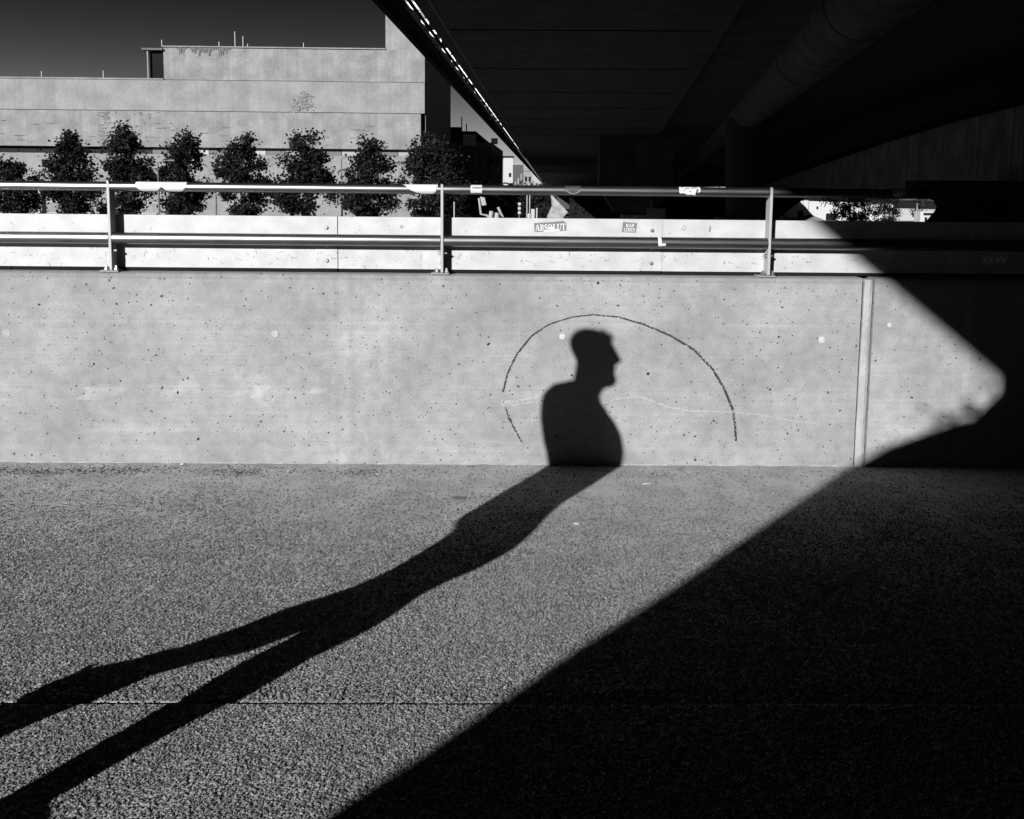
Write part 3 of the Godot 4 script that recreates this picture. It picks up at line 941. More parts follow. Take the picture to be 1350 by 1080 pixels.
func build_far_left() -> void:
	var cm := rough_concrete(0.118, 101, 17.0, 0.16, 0.03)
	var cm2 := rough_concrete(0.115, 104, 13.0, 0.22, 0.05)
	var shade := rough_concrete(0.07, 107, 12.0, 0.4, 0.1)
	var b := thing("concrete_building", "huge windowless concrete building with a ribbon window and stepped roof", "building")
	var foot := func(x0: float, x1: float, d := 0.0) -> PackedVector2Array:
		return PackedVector2Array([Vector2(x0, -90 - d), Vector2(x1, -90 - d), Vector2(x1 + 1.2, -112.9), Vector2(x0, -112.9)])
	put("base_wall", slab(foot.call(-62.0, -6.69), -3.2, 4.10), cm, b)
	put("window_recess", slab(foot.call(-61.9, -7.0, 0.5), 4.10, 4.70), M.dark, b)
	put("middle_wall", slab(foot.call(-62.0, -6.69, -0.25), 4.70, 7.83), cm2, b)
	put("upper_wall", slab(foot.call(-62.0, -6.35, -0.12), 7.89, 10.55), cm, b)
	put("parapet", box(Vector3(-62, 10.55, -90.2), Vector3(-29.3, 10.68, -89.8)), cm2, b)
	put("seam", slab(foot.call(-61.5, -6.75, 0.15), 7.83, 7.89), M.dark, b)
	put("roof_block", slab(foot.call(-29.3, -6.35), 10.60, 13.40), cm2, b)
	put("roof_edge", box(Vector3(-29.4, 13.40, -90.15), Vector3(-9.8, 13.50, -89.85)), cm, b)
	put("seam", slab(foot.call(-29.0, -6.4, 0.12), 10.55, 10.6), M.dark, b)
	put("tower", slab(foot.call(-9.8, -6.35, 0.05), 13.40, 27.0), cm, b)
	put("dark_roof_box", box(Vector3(-30.62, 10.7, -92), Vector3(-29.3, 13.05, -90.3)), M.dark, b)  # plain dark box filling the recess under the canopy
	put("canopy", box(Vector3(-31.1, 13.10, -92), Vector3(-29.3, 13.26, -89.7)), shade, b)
	put("canopy_post", box(Vector3(-30.72, 10.6, -90.0), Vector3(-30.6, 13.10, -89.9)), cm, b)
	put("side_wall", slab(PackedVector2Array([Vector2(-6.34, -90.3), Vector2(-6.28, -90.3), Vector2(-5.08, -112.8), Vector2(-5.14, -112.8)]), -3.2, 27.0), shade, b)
	# dark water stains under the roof edge, and patched render
	var stain := mat(0.065, 0.95)
	rng.seed = 8
	for k in 60:
		var x := -28.2 + 4.8 * rng.randf()
		var d := 0.10 + 0.75 * pow(rng.randf(), 2.6)
		put("stain", prism(PackedVector2Array([Vector2(-0.05 - 0.1 * rng.randf(), 0), Vector2(0.06 + 0.1 * rng.randf(), 0), Vector2(0.03, -d), Vector2(-0.02, -d * 0.9)]), 0, 0.012), stain, b, Vector3(x, 13.38, -89.995 + 0.001 * k))
	for k in 60:
		var x := -35.2 + (0.9 * rng.randf() if rng.randf() < 0.5 else 7.0 * rng.randf())
		var y := 7.75 - 2.0 * pow(rng.randf(), 1.8)
		var l := 0.05 + 0.3 * rng.randf()
		put("stain", prism(PackedVector2Array([Vector2(0, 0), Vector2(l, 0.01), Vector2(l * 0.9, -0.08 * rng.randf() - 0.03), Vector2(0.03, -0.07)]), 0, 0.012), cm_mid(), b, Vector3(x, y, -89.745 + 0.001 * k))
	var faint := mat(0.097, 0.95)
	for k in 90:
		var x := -17.1 + 0.45 * rng.randfn()
		var y := 8.2 + 1.5 * rng.randf() - 0.3 * absf(x + 17.1)
		var l := 0.06 + 0.2 * rng.randf()
		put("stain", prism(PackedVector2Array([Vector2(-l, 0.02), Vector2(0, 0.05 + 0.1 * rng.randf()), Vector2(l, 0), Vector2(l * 0.3, -0.06 - 0.1 * rng.randf())]), 0, 0.012), faint, b, Vector3(x, y, -89.875 + 0.001 * k))
	for k in 40:
		var x := -60.0 + 50.0 * rng.randf()
		put("stain", prism(PackedVector2Array([Vector2(0, 0), Vector2(0.4 + rng.randf(), 0.0), Vector2(0.3, -0.06), Vector2(0.05, -0.05)]), 0, 0.012), cm_mid(), b, Vector3(x, 5.0 + 2.0 * rng.randf(), -89.735 + 0.001 * k))
	# ribbon window: one pane after another, dark at the left, paler at the right
	var panes := [mat(0.012, 0.6, 0.0, 0.1), mat(0.02, 0.6, 0.0, 0.1), mat(0.08, 0.6, 0.0, 0.2), mat(0.14, 0.6), mat(0.17, 0.6)]
	for k in 32:
		var x := -61.0 + 1.685 * k
		if x > -8.2: break
		var kind := 0 if x < -35.3 else (1 if x < -31.0 else 2 + (k * 7) % 3)
		if k == 16: kind = 1
		put("window_pane", box(Vector3(0.03, 4.12, -90.40), Vector3(1.655, 4.68, -90.34)), panes[kind], b, Vector3(x, 0, 0))
	for a in [[-23.0, 13.5, 1.3], [-22.3, 13.5, 0.9], [-24.4, 13.5, 0.4], [-21.9, 13.5, 0.25], [-40.0, 10.7, 0.5], [-34.6, 10.7, 0.6], [-29.4, 13.5, 0.5], [-17.0, 13.5, 0.4]]:
		put("antenna", tube([Vector3(a[0], a[1], -90), Vector3(a[0], a[1] + a[2], -90)], 0.045, 6), mat(0.2, 0.6), b)

	# the darker block behind it
	var k2 := thing("dark_building", "low dark block with raked roof behind the corner of the big building", "building")
	var dk := rough_concrete(0.05, 111, 14.0, 0.5, 0.2)
	var f2 := PackedVector2Array([Vector2(-5.6, -114), Vector2(-0.5, -113.8), Vector2(0.97, -139), Vector2(-4.0, -139)])
	put("wall", slab(f2, 1.75, 6.5), dk, k2)
	put("plinth", slab(PackedVector2Array([Vector2(-5.6, -114.6), Vector2(-0.6, -114.4), Vector2(0.9, -139), Vector2(-4.0, -139)]), -3.2, 1.75), M.dark, k2)
	put("roof_wedge", prism(PackedVector2Array([Vector2(-5.3, 6.5), Vector2(-0.7, 6.5), Vector2(-2.3, 7.8), Vector2(-5.3, 7.82)]), -132, -115), M.dark, k2)
	put("roof_house", box(Vector3(-5.35, 7.8, -118), Vector3(-4.0, 8.25, -115)), M.dark, k2)
	put("roof_hatch", box(Vector3(-3.68, 6.12, -113.7), Vector3(-2.25, 7.36, -113.5)), mat(0.17, 0.7), k2)
	put("window", box(Vector3(-0.75, 4.0, -113.75), Vector3(-0.30, 4.6, -113.4)), M.dark, k2)
	put("vent", box(Vector3(0.18, 3.3, -125.2), Vector3(0.42, 4.0, -124.6)), mat(0.4, 0.7), k2)
	put("skylight", box(Vector3(-0.55, 6.5, -118), Vector3(0.2, 7.1, -116)), mat(0.35, 0.6), k2)
	for a in [[-3.95, 1.5], [-3.4, 0.7]]:
		put("antenna", tube([Vector3(a[0], 7.8, -116), Vector3(a[0], 8.0 + a[1], -116)], 0.07, 6), M.dark, k2)
	var wb := thing("white_building", "narrow white rendered building between the dark block and the bridge", "building")
	put("wall", box(Vector3(1.12, -3.2, -162), Vector3(2.55, 6.0, -150)), mat(0.24, 0.8), wb)
	put("roof", box(Vector3(1.0, 6.0, -162.2), Vector3(2.7, 6.2, -149.8)), M.dark, wb)
	put("window", box(Vector3(1.95, 3.1, -150.1), Vector3(2.3, 3.7, -149.95)), M.dark, wb)
	put("window", box(Vector3(1.75, 0.2, -150.1), Vector3(2.3, 0.5, -149.95)), M.dark, wb)
	var fb := thing("distant_building", "small pale far building just under the bridge edge", "building")
	put("wall", box(Vector3(5.5, -3.2, -212), Vector3(7.3, 4.9, -200)), mat(0.12, 0.8), fb)
	put("roof", prism(PackedVector2Array([Vector2(5.3, 4.9), Vector2(7.5, 4.9), Vector2(6.0, 5.6)]), -212, -199.8), mat(0.12, 0.8), fb)
	for k in 4: put("window", box(Vector3(5.8 + 0.75 * (k % 2), 1.2 + 1.7 * (k / 2), -200.1), Vector3(6.2 + 0.75 * (k % 2), 2.1 + 1.7 * (k / 2), -199.9)), M.dark, fb)
	var fc := thing("distant_building", "dark far building beside the narrow white one", "building")
	put("wall", box(Vector3(3.1, -3.2, -190), Vector3(4.9, 5.6, -178)), mat(0.03, 0.8), fc)
	for k in 3: put("window", box(Vector3(3.4 + 0.5 * k, 1.5 + 0.7 * k, -178.1), Vector3(3.65 + 0.5 * k, 2.6 + 0.7 * k, -177.9)), mat(0.12, 0.6), fc)

	# eight street trees in a row
	var T := [
		[-26.3, 2.5, 1.55, [[2.85, 0.39], [3.5, 1.24], [4.6, 1.45], [5.2, 1.0], [5.6, 0.5]], "first tree from the left, low and cut by the picture edge"],
		[-23.1, 4.2, 1.5, [[2.85, 0.33], [3.5, 1.10], [4.4, 1.35], [5.2, 1.25], [5.9, 0.8], [6.5, 0.4], [7.2, 0.12]], "second street tree from the left, with a thin leading shoot"],
		[-20.05, 4.45, 1.5, [[2.85, 0.39], [3.5, 1.10], [4.6, 1.35], [5.4, 1.3], [6.1, 0.9], [6.7, 0.75], [7.55, 0.2]], "third street tree from the left, narrow and pointed beside the left post"],
		[-16.85, 4.0, 1.5, [[2.85, 0.44], [3.5, 1.20], [4.5, 1.5], [5.3, 1.3], [6.2, 1.05], [7.15, 0.55]], "fourth street tree, fork-topped, behind the left paper labels"],
		[-13.8, 4.1, 1.5, [[2.85, 0.50], [3.5, 1.20], [4.4, 1.45], [5.3, 1.2], [6.1, 0.95], [6.8, 0.7], [7.25, 0.25]], "fifth street tree, open crown with gaps showing the wall behind"],
		[-10.4, 4.2, 1.65, [[2.85, 0.50], [3.5, 1.38], [4.6, 1.65], [5.5, 1.4], [6.4, 1.2], [7.3, 0.6]], "sixth street tree, broad full crown left of the lamp with arm"],
		[-6.9, 3.8, 1.7, [[2.85, 0.55], [3.5, 1.47], [4.5, 1.75], [5.3, 1.5], [6.0, 0.9], [6.95, 0.4]], "seventh street tree, wide at the base with pointed top"],
		[-3.55, 4.25, 1.65, [[2.85, 0.55], [3.5, 1.38], [4.5, 1.65], [5.4, 1.6], [6.3, 1.25], [7.2, 0.6]], "eighth street tree, the rounded last one by the building corner"]]
	for k in T.size():
		var d = T[k]
		make_tree("street_tree", d[4], Vector3(d[0], -3.2, -55.0), d[1] + 3.2, d[3], 50 if k else 36, 140, 0.22, 300 + k, "street trees in a row before the big building", 0.35 if k == 4 else 0.2)
	for l in [[-16.72, 2.4, -50.0, 0.55, "thin street lamp between the third and fourth trees"], [-13.9, 0.9, -50.0, 0.0, "short plain pole between the fourth and fifth trees"], [-9.19, 2.95, -60.0, 0.32, "street lamp with a short curved arm between the sixth and seventh trees"]]:
		var lp := thing("street_lamp", l[4], "street lamp", Vector3(l[0], -3.2, l[2]), 0.0, "lamps along the far road")
		var h: float = l[1] + 3.2
		put("pole", tube([Vector3.ZERO, Vector3(0, h, 0)], [0.07, 0.035], 8), M.pole, lp)
		if l[3] > 0.0:
			put("arm", tube([Vector3(0, h - 0.02, 0), Vector3(l[3] * 0.4, h + 0.1, 0), Vector3(l[3], h + 0.14, 0)], 0.025, 6), M.pole, lp)
			put("lamp_head", chamfered(Vector3(l[3] - 0.05, h + 0.09, -0.08), Vector3(l[3] + 0.3, h + 0.18, 0.08), 0.02), M.pole, lp)
	# low things between the trees at the far left
	var fen := thing("mesh_fence", "pale wire fence behind the first street trees", "fence", Vector3(-29.0, -3.2, -75.0))
	for k in 9:
		put("fence_post", box(Vector3(-0.03, 0, -0.03), Vector3(0.03, 4.2, 0.03)), mat(0.17, 0.6), fen, Vector3(-6.0 + k * 1.3, 0, 0))
	for k in 4: put("fence_rail", box(Vector3(-6.0, 1.6 + 0.8 * k, -0.02), Vector3(4.4, 1.66 + 0.8 * k, 0.02)), mat(0.17, 0.6), fen)
	var kio := thing("gate_pillar", "white stone gate pillar at the left beside the second tree", "pillar", Vector3(-31.8, -3.2, -70.0))
	put("shaft", chamfered(Vector3(-0.45, 0, -0.4), Vector3(0.45, 3.8, 0.4), 0.05), mat(0.25, 0.8), kio)
	put("cap", chamfered(Vector3(-0.55, 3.8, -0.5), Vector3(0.55, 4.1, 0.5), 0.05), mat(0.25, 0.8), kio)
	var bush := thing("bush", "round dark bush under the second street tree", "bush", Vector3(-23.4, -3.2, -58.0))
	var bl := put("leaves", foliage(Vector3.ZERO, [[1.6, 1.6], [2.6, 1.9], [3.1, 1.4], [3.5, 0.6]], 40, 40, 0.18, 351)[0], M.leaf, bush)
	bl.set_meta("kind", "stuff")
	put("stem", tube([Vector3.ZERO, Vector3(0.1, 2.4, 0)], [0.1, 0.05], 6), M.bark, bush)

	# the dark strip right of the middle post
	var hd := thing("hedge", "tall dark clipped hedge right of the eighth street tree", "hedge", Vector3(0.2, -3.2, -62.0))
	put("core", box(Vector3(-3.2, 0, -1.0), Vector3(3.3, 4.2, 0.6)), M.dark, hd)
	var hl := put("leaves", hedge_leaves(-3.3, 3.4, 4.45, 0.9, 1500, 371), M.leaf, hd)
	hl.set_meta("kind", "stuff")
	var ex := thing("small_excavator", "pale small excavator with raised arm parked beyond the middle post", "excavator", Vector3(-0.45, -3.2, -40.0))
	var pale := mat(0.16, 0.6)
	put("tracks", chamfered(Vector3(-0.9, 0, -0.8), Vector3(0.9, 0.6, 0.8), 0.15), M.dark, ex)
	put("body", chamfered(Vector3(-0.7, 0.62, -0.7), Vector3(0.8, 3.15, 0.7), 0.1), M.dark, ex)
	put("boom", tube([Vector3(0.5, 3.1, 0.8), Vector3(0.1, 3.46, 0.8), Vector3(-0.12, 3.5, 0.8), Vector3(-0.2, 4.12, 0.8)], [0.06, 0.05, 0.05, 0.045], 8), pale, ex)
	put("bucket", prism(PackedVector2Array([Vector2(-0.16, 4.18), Vector2(0.02, 4.15), Vector2(0.09, 3.86), Vector2(-0.08, 3.83)]), 0.6, 0.95), pale, ex)
	put("cylinder", tube([Vector3(0.24, 3.2, 0.8), Vector3(0.3, 3.62, 0.8)], [0.11, 0.09], 10), pale, ex)
	put("cylinder", tube([Vector3(0.5, 3.2, 0.8), Vector3(0.52, 3.56, 0.8)], [0.12, 0.1], 10), pale, ex)
	put("lever", tube([Vector3(0.55, 3.78, 0.8), Vector3(0.68, 3.5, 0.8), Vector3(0.76, 3.4, 0.8)], [0.06, 0.05, 0.03], 8), pale, ex)
	for q in [[-1.65, 0.76, 0.03, "thin pale post just right of the middle railing post"], [1.26, 1.15, 0.025, "left of two thin poles under the bridge edge"], [1.37, 1.15, 0.025, "right of two thin poles under the bridge edge"], [1.66, 0.55, 0.04, "short post nearest the sunlit slab under the bridge"]]:
		var po := thing("post", q[3], "post", Vector3(q[0], -3.2, -40.0), 0.0, "thin posts beyond the boards")
		put("shaft", tube([Vector3.ZERO, Vector3(0, q[1] + 3.2, 0)], q[2], 8), mat(0.16, 0.6), po)
		put("foot", lathe([Vector2(0.0, 0.12), Vector2(0.1, 0.1), Vector2(0.14, 0.0)], 10), M.dark, po)
	var sg := thing("road_sign", "small square sign on a post beyond the first sticker", "sign", Vector3(1.53, -3.2, -41.0))
	put("plate", chamfered(Vector3(-0.07, 3.3, 0), Vector3(0.08, 3.68, 0.03), 0.01), mat(0.22, 0.6), sg)
	put("pole", tube([Vector3(0, 0, -0.03), Vector3(0, 3.7, -0.03)], 0.03, 8), M.pole, sg)
	var sd := thing("round_sign", "round pale sign low on a post left of the square one", "sign", Vector3(1.36, -3.2, -40.4))
	put("plate", lathe([Vector2(0.0, 0.03), Vector2(0.09, 0.03), Vector2(0.1, 0.0)], 16), mat(0.24, 0.6), sd, Vector3(0, 3.42, 0), Basis(Vector3.RIGHT, PI / 2))
	put("pole", tube([Vector3(0, 0, -0.03), Vector3(0, 3.4, -0.03)], 0.025, 8), M.pole, sd)
	var si := thing("signal_box", "narrow traffic signal with pale plates beyond the white building", "traffic signal", Vector3(0.96, -3.2, -40.2))
	put("pole", tube([Vector3.ZERO, Vector3(0, 3.9, 0)], 0.03, 8), M.pole, si)
	for y in [3.55, 3.72, 3.9]: put("plate", chamfered(Vector3(-0.06, y - 0.06, 0.03), Vector3(0.06, y + 0.05, 0.06), 0.01), mat(0.2, 0.6), si)
	var em := thing("embankment_slab", "sunlit pale concrete slab sloping under the bridge edge", "embankment", Vector3(0, 0, -45.0))
	put("slab", prism(PackedVector2Array([Vector2(2.46, 1.12), Vector2(3.26, 0.28), Vector2(3.06, 0.05), Vector2(3.05, -3.2), Vector2(2.3, -3.2), Vector2(2.36, 0.1), Vector2(2.56, 0.54), Vector2(2.53, 0.85)]), -0.6, 0.0), rough_concrete(0.15, 121, 2.0, 0.3), em)

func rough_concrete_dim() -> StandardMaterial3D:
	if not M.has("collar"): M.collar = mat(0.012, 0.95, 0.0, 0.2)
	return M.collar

func cm_mid() -> StandardMaterial3D:
	if not M.has("stain_mid"): M.stain_mid = mat(0.085, 0.95)
	return M.stain_mid

func hedge_leaves(x0: float, x1: float, h: float, d: float, n: int, seed_: int) -> ArrayMesh:
	rng.seed = seed_
	var st := begin()
	for k in n:
		var top := h + 0.25 * sin(k * 1.7)
		var p := Vector3(rng.randf_range(x0, x1), top * (0.5 + 0.5 * sqrt(rng.randf())), d * rng.randf_range(0.6, 1.0))
		if rng.randf() < 0.3: p.z = rng.randf_range(-d, d); p.y = top
		for j in 3: add_leaf(st, p + Vector3(rng.randfn(0, 0.12), rng.randfn(0, 0.12), rng.randfn(0, 0.1)), 0.09)
	return done(st)

func build_far_right() -> void:
	var hd := thing("shade_bank", "added near-black leafy bank standing in for the shade beneath the bridge", "bank", Vector3(0, -3.2, -78.0))
	put("core", prism(PackedVector2Array([Vector2(5.8, 0), Vector2(5.9, 3.9), Vector2(6.6, 4.5), Vector2(24.6, 4.5), Vector2(24.2, 4.0), Vector2(22.3, 2.5), Vector2(22.0, 0)]), -1.5, 0.0), M.dark, hd)  # near-black core put in place of the shade under the bridge
	var hl := put("leaves", hedge_leaves(6.0, 22.0, 4.4, 0.35, 900, 373), M.leaf, hd)
	hl.set_meta("kind", "stuff")
	var cab := thing("utility_cabinet", "grey utility cabinet in the shade left of the right post", "cabinet", Vector3(10.9, -3.2, -68.0))
	put("case", chamfered(Vector3(-0.55, 0, -0.3), Vector3(0.65, 3.3, 0.3), 0.03), mat(0.08, 0.7), cab)
	put("door", chamfered(Vector3(-0.5, 1.5, 0.3), Vector3(0.04, 3.2, 0.32), 0.005), mat(0.09, 0.7), cab)
	put("door", chamfered(Vector3(0.06, 1.5, 0.3), Vector3(0.6, 3.2, 0.32), 0.005), mat(0.09, 0.7), cab)
	put("pole", tube([Vector3(-0.35, 0, 0.4), Vector3(-0.35, 3.75, 0.4)], 0.03, 6), mat(0.15, 0.6), cab)

	var wb := thing("white_hall", "long white rendered hall far beyond the bridge at right", "building")
	var wm := mat(0.26, 0.85)
	put("wall", box(Vector3(45.7, -3.2, -175), Vector3(64.0, 6.0, -160)), wm, wb)
	put("wall_end", box(Vector3(64.0, -3.2, -175), Vector3(74.0, 0.0, -162)), mat(0.2, 0.85), wb)
	put("pilaster", box(Vector3(49.45, -3.2, -160), Vector3(50.2, 6.0, -159.7)), wm, wb)
	put("pilaster", box(Vector3(46.6, -3.2, -160), Vector3(46.8, 6.0, -159.8)), mat(0.15, 0.85), wb)
	put("door", box(Vector3(53.2, -3.2, -160), Vector3(54.8, -2.1, -159.85)), M.dark, wb)
	put("window", box(Vector3(51.6, -1.4, -160), Vector3(51.85, -1.0, -159.85)), M.dark, wb)
	put("down_pipe", box(Vector3(56.9, -3.2, -160), Vector3(57.15, -1.6, -159.8)), M.dark, wb)
	var tn := thing("pavilion", "pyramid-roofed pavilion tent before the white hall", "pavilion", Vector3(44.2, -3.2, -140.0))
	var roof := begin()
	var q := [Vector3(-2.1, 0.45, 2.0), Vector3(2.1, 0.45, 2.0), Vector3(2.1, 0.45, -2.0), Vector3(-2.1, 0.45, -2.0)]
	for k in 4: tri(roof, q[k], Vector3(0, 1.4, 0), q[(k + 1) % 4])
	put("canopy", done(roof), mat(0.10, 0.8), tn)
	for k in 4:
		put("valance", box(Vector3(-2.05, 0.2, -0.02), Vector3(2.05, 0.45, 0.02)), mat(0.3, 0.8), tn, Vector3(0, 0, 2.0).rotated(Vector3.UP, k * PI / 2), Basis(Vector3.UP, k * PI / 2))
		put("leg", tube([Vector3(q[k].x * 0.96, 0, q[k].z * 0.96), q[k] * Vector3(0.96, 1, 0.96)], 0.04, 6), M.pole, tn)
	var rl := thing("wooden_fence", "dark slatted fence left of the pavilion", "fence", Vector3(29.0, -3.2, -98.0))
	for k in 8: put("slat", box(Vector3(-0.05, 0, 0), Vector3(0.06, 2.0, 0.03)), M.dark, rl, Vector3(-0.6 + 0.17 * k, 0, 0))
	put("fence_rail", box(Vector3(-0.7, 1.7, -0.04), Vector3(0.8, 1.8, 0.0)), M.dark, rl)
	var bx := thing("litter_bin", "black bin standing tall beside the slatted fence", "bin", Vector3(29.75, -3.2, -97.0))
	put("body", chamfered(Vector3(-0.22, 0, -0.2), Vector3(0.22, 2.5, 0.2), 0.03), M.dark, bx)
	put("lid", chamfered(Vector3(-0.25, 2.5, -0.22), Vector3(0.25, 2.62, 0.22), 0.03), M.dark, bx)
	make_tree("tree", "wide dark tree right of the white hall under the bridge", Vector3(39.6, -3.2, -110.0), 5.6, [[1.2, 1.2], [2.4, 2.4], [3.6, 2.9], [5.0, 2.2], [6.4, 0.8]], 80, 60, 0.26, 401, "trees seen under the bridge at right", 0.2)
	make_tree("tree", "dark narrow tree between the wide tree and the far car", Vector3(44.0, -3.2, -112.0), 5.4, [[0.6, 0.7], [2.0, 1.2], [3.4, 1.6], [4.6, 1.5], [5.6, 0.6]], 60, 60, 0.26, 402, "trees seen under the bridge at right", 0.1)
	make_tree("tree", "loose light tree at the right end of the opening under the bridge", Vector3(47.8, -3.2, -111.0), 4.8, [[0.8, 0.6], [2.0, 1.0], [3.4, 1.3], [4.6, 0.7]], 26, 34, 0.24, 403, "trees seen under the bridge at right", 0.4)
	make_tree("tree", "thin gappy tree beside the wide dark tree", Vector3(42.2, -3.2, -114.0), 5.0, [[1.0, 0.7], [2.4, 1.1], [3.6, 1.2], [4.8, 0.5]], 24, 36, 0.24, 404, "trees seen under the bridge at right", 0.4)
	var lp := thing("street_lamp", "white street lamp above the far parked car", "street lamp", Vector3(38.2, -3.2, -90.0), 0.0, "lamps along the far road")
	put("pole", tube([Vector3.ZERO, Vector3(0, 3.4, 0)], [0.06, 0.04], 8), mat(0.17, 0.6), lp)
	put("lamp_head", lathe([Vector2(0.0, 3.6), Vector2(0.16, 3.52), Vector2(0.1, 3.38), Vector2(0.0, 3.36)], 12), mat(0.06, 0.6), lp)
	var car := thing("parked_car", "dark parked car whose roof shows under the bridge at right", "car", Vector3(38.2, -3.2, -90.0 - 3.0), 0.0)
	var body := PackedVector2Array([Vector2(-2.1, 0.35), Vector2(-2.15, 0.8), Vector2(-1.6, 1.0), Vector2(-1.0, 1.08), Vector2(-0.35, 1.5), Vector2(0.2, 1.62), Vector2(0.9, 1.58), Vector2(1.6, 1.12), Vector2(2.05, 1.05), Vector2(2.1, 0.35)])
	put("body", prism(body, -0.8, 0.8), mat(0.03, 0.3), car)
	put("side_window", prism(PackedVector2Array([Vector2(-0.85, 1.08), Vector2(-0.3, 1.44), Vector2(0.2, 1.54), Vector2(0.85, 1.5), Vector2(1.3, 1.1)]), 0.8, 0.81), mat(0.25, 0.2), car)
	for x in [-1.3, 1.3]:
		for z in [-0.75, 0.75]:
			put("wheel", lathe([Vector2(0.0, 0.1), Vector2(0.28, 0.1), Vector2(0.33, 0.05), Vector2(0.33, -0.05), Vector2(0.28, -0.1), Vector2(0.0, -0.1)], 16), M.dark, car, Vector3(x, 0.33, z), Basis(Vector3.RIGHT, PI / 2))
	var kk := thing("kiosk", "small white kiosk with dark windows behind the far car", "kiosk", Vector3(45.0, -3.2, -104.0))
	put("wall", chamfered(Vector3(-0.8, 0, -0.8), Vector3(0.9, 2.6, 0.8), 0.03), mat(0.25, 0.8), kk)
	put("window", box(Vector3(-0.35, 1.2, 0.8), Vector3(-0.1, 2.0, 0.84)), M.dark, kk)
	put("window", box(Vector3(0.15, 1.2, 0.8), Vector3(0.4, 2.0, 0.84)), M.dark, kk)
	put("sign_band", box(Vector3(-0.5, 2.2, 0.8), Vector3(0.5, 2.45, 0.84)), M.dark, kk)

func build_litter() -> void:
	rng.seed = 91
	var lf := thing("dry_leaf", "dark oval dry leaf lying on the path left of the shadow", "leaf", Vector3(-0.146, 0.004, -4.005))
	var s := begin()
	for k in 8:
		var a0 := PI * k / 8.0
		var a1 := PI * (k + 1) / 8.0
		for sg in [-1.0, 1.0]:
			var p0 := Vector3(-cos(a0) * 0.028, 0.004 * sin(a0), sg * sin(a0) * 0.016)
			var p1 := Vector3(-cos(a1) * 0.028, 0.004 * sin(a1), sg * sin(a1) * 0.016)
			quad(s, Vector3(p0.x, 0.0, 0), p0, p1, Vector3(p1.x, 0.0, 0))
	put("blade", done(s), mat(0.05, 0.8), lf)
	put("stalk", tube([Vector3(0.027, 0, 0), Vector3(0.045, 0.002, 0.004)], 0.0012, 5), mat(0.05, 0.8), lf)
	for d in [[0.667, -4.209, 0.018, 0.0022, 0.05, "white paper strip lying near the wall right of the shadow"], [0.32, -3.683, 0.011, 0.004, 0.2, "small white paper scrap beside the shadow of the chest"]]:
		var p := thing("paper_scrap", d[5], "paper scrap", Vector3(d[0], 0.006, d[1]), d[4])
		put("sheet", box(Vector3(-d[2], 0, -d[3]), Vector3(d[2], 0.0015, d[3]), Basis(Vector3.RIGHT, 0.3)), mat(0.3, 0.7), p)
		put("curl", box(Vector3(-d[2] * 0.9, 0, -d[3] * 0.4), Vector3(d[2] * 0.3, 0.0015, d[3] * 0.4), Basis(Vector3.RIGHT, 0.5), Vector3(0, 0.002, 0.0)), mat(0.3, 0.7), p)
	for d in [[-0.399, -2.167, 0.009, "dark flat pebble on the near slab below the joint"], [-0.36, -4.41, 0.007, "dark pebble by the foot of the wall left of the shadow"], [-1.437, -4.497, 0.009, "white pebble at the foot of the wall at left"], [-0.93, -4.40, 0.006, "small pale stone at the foot of the wall"], [-0.52, -4.35, 0.005, "pale grit stone between wall and shadow"]]:
		var m := begin()
		var c := []
		for k in 6: c.append(Vector3(cos(k * TAU / 6) * rng.randf_range(0.8, 1.3), rng.randf_range(0.0, 0.2), sin(k * TAU / 6) * rng.randf_range(0.7, 1.0)) * d[2])
		for k in 6:
			tri(m, c[k], Vector3(0, d[2] * 0.75, 0), c[(k + 1) % 6])
			tri(m, c[k], c[(k + 1) % 6], Vector3(0, -d[2] * 0.4, 0))
		var o := put("pebble", done(m), mat(0.35 if "pale" in d[3] or "white" in d[3] else 0.03, 0.8), self, Vector3(d[0], 0.002, d[1]))
		tag(o, d[3], "pebble", "loose stones on the path")
	for d in [[-1.86, -3.89, -1.64, -3.86, "left half of a bent dry twig on the path at left"], [-1.62, -3.865, -1.43, -3.90, "right half of a bent dry twig on the path at left"]]:
		var o := put("twig", tube([Vector3(d[0], 0.004, d[1]), Vector3((d[0] + d[2]) / 2, 0.007, (d[1] + d[3]) / 2 - 0.02), Vector3(d[2], 0.004, d[3])], [0.002, 0.003, 0.0015], 6), mat(0.09, 0.9), self)
		tag(o, d[4], "twig", "pieces of dry twig")

# ---------------------------------------------------------------- the walker whose shadow falls on path and wall
func capsule(a: Vector3, b: Vector3, ra: float, rb: float) -> Dictionary:
	var r := maxf(ra, rb)
	return {"t": 0, "a": a, "b": b, "ra": ra, "rb": rb, "lo": a.min(b) - Vector3.ONE * r, "hi": a.max(b) + Vector3.ONE * r}

func ellipsoid(c: Vector3, r: Vector3) -> Dictionary:
	return {"t": 1, "a": c, "r": r, "lo": c - r, "hi": c + r}

func trunk(rows: Array) -> Dictionary:
	return {"t": 2, "rows": rows, "lo": Vector3(-0.26, rows[0][0], -0.24), "hi": Vector3(0.2, rows[-1][0], 0.24)}

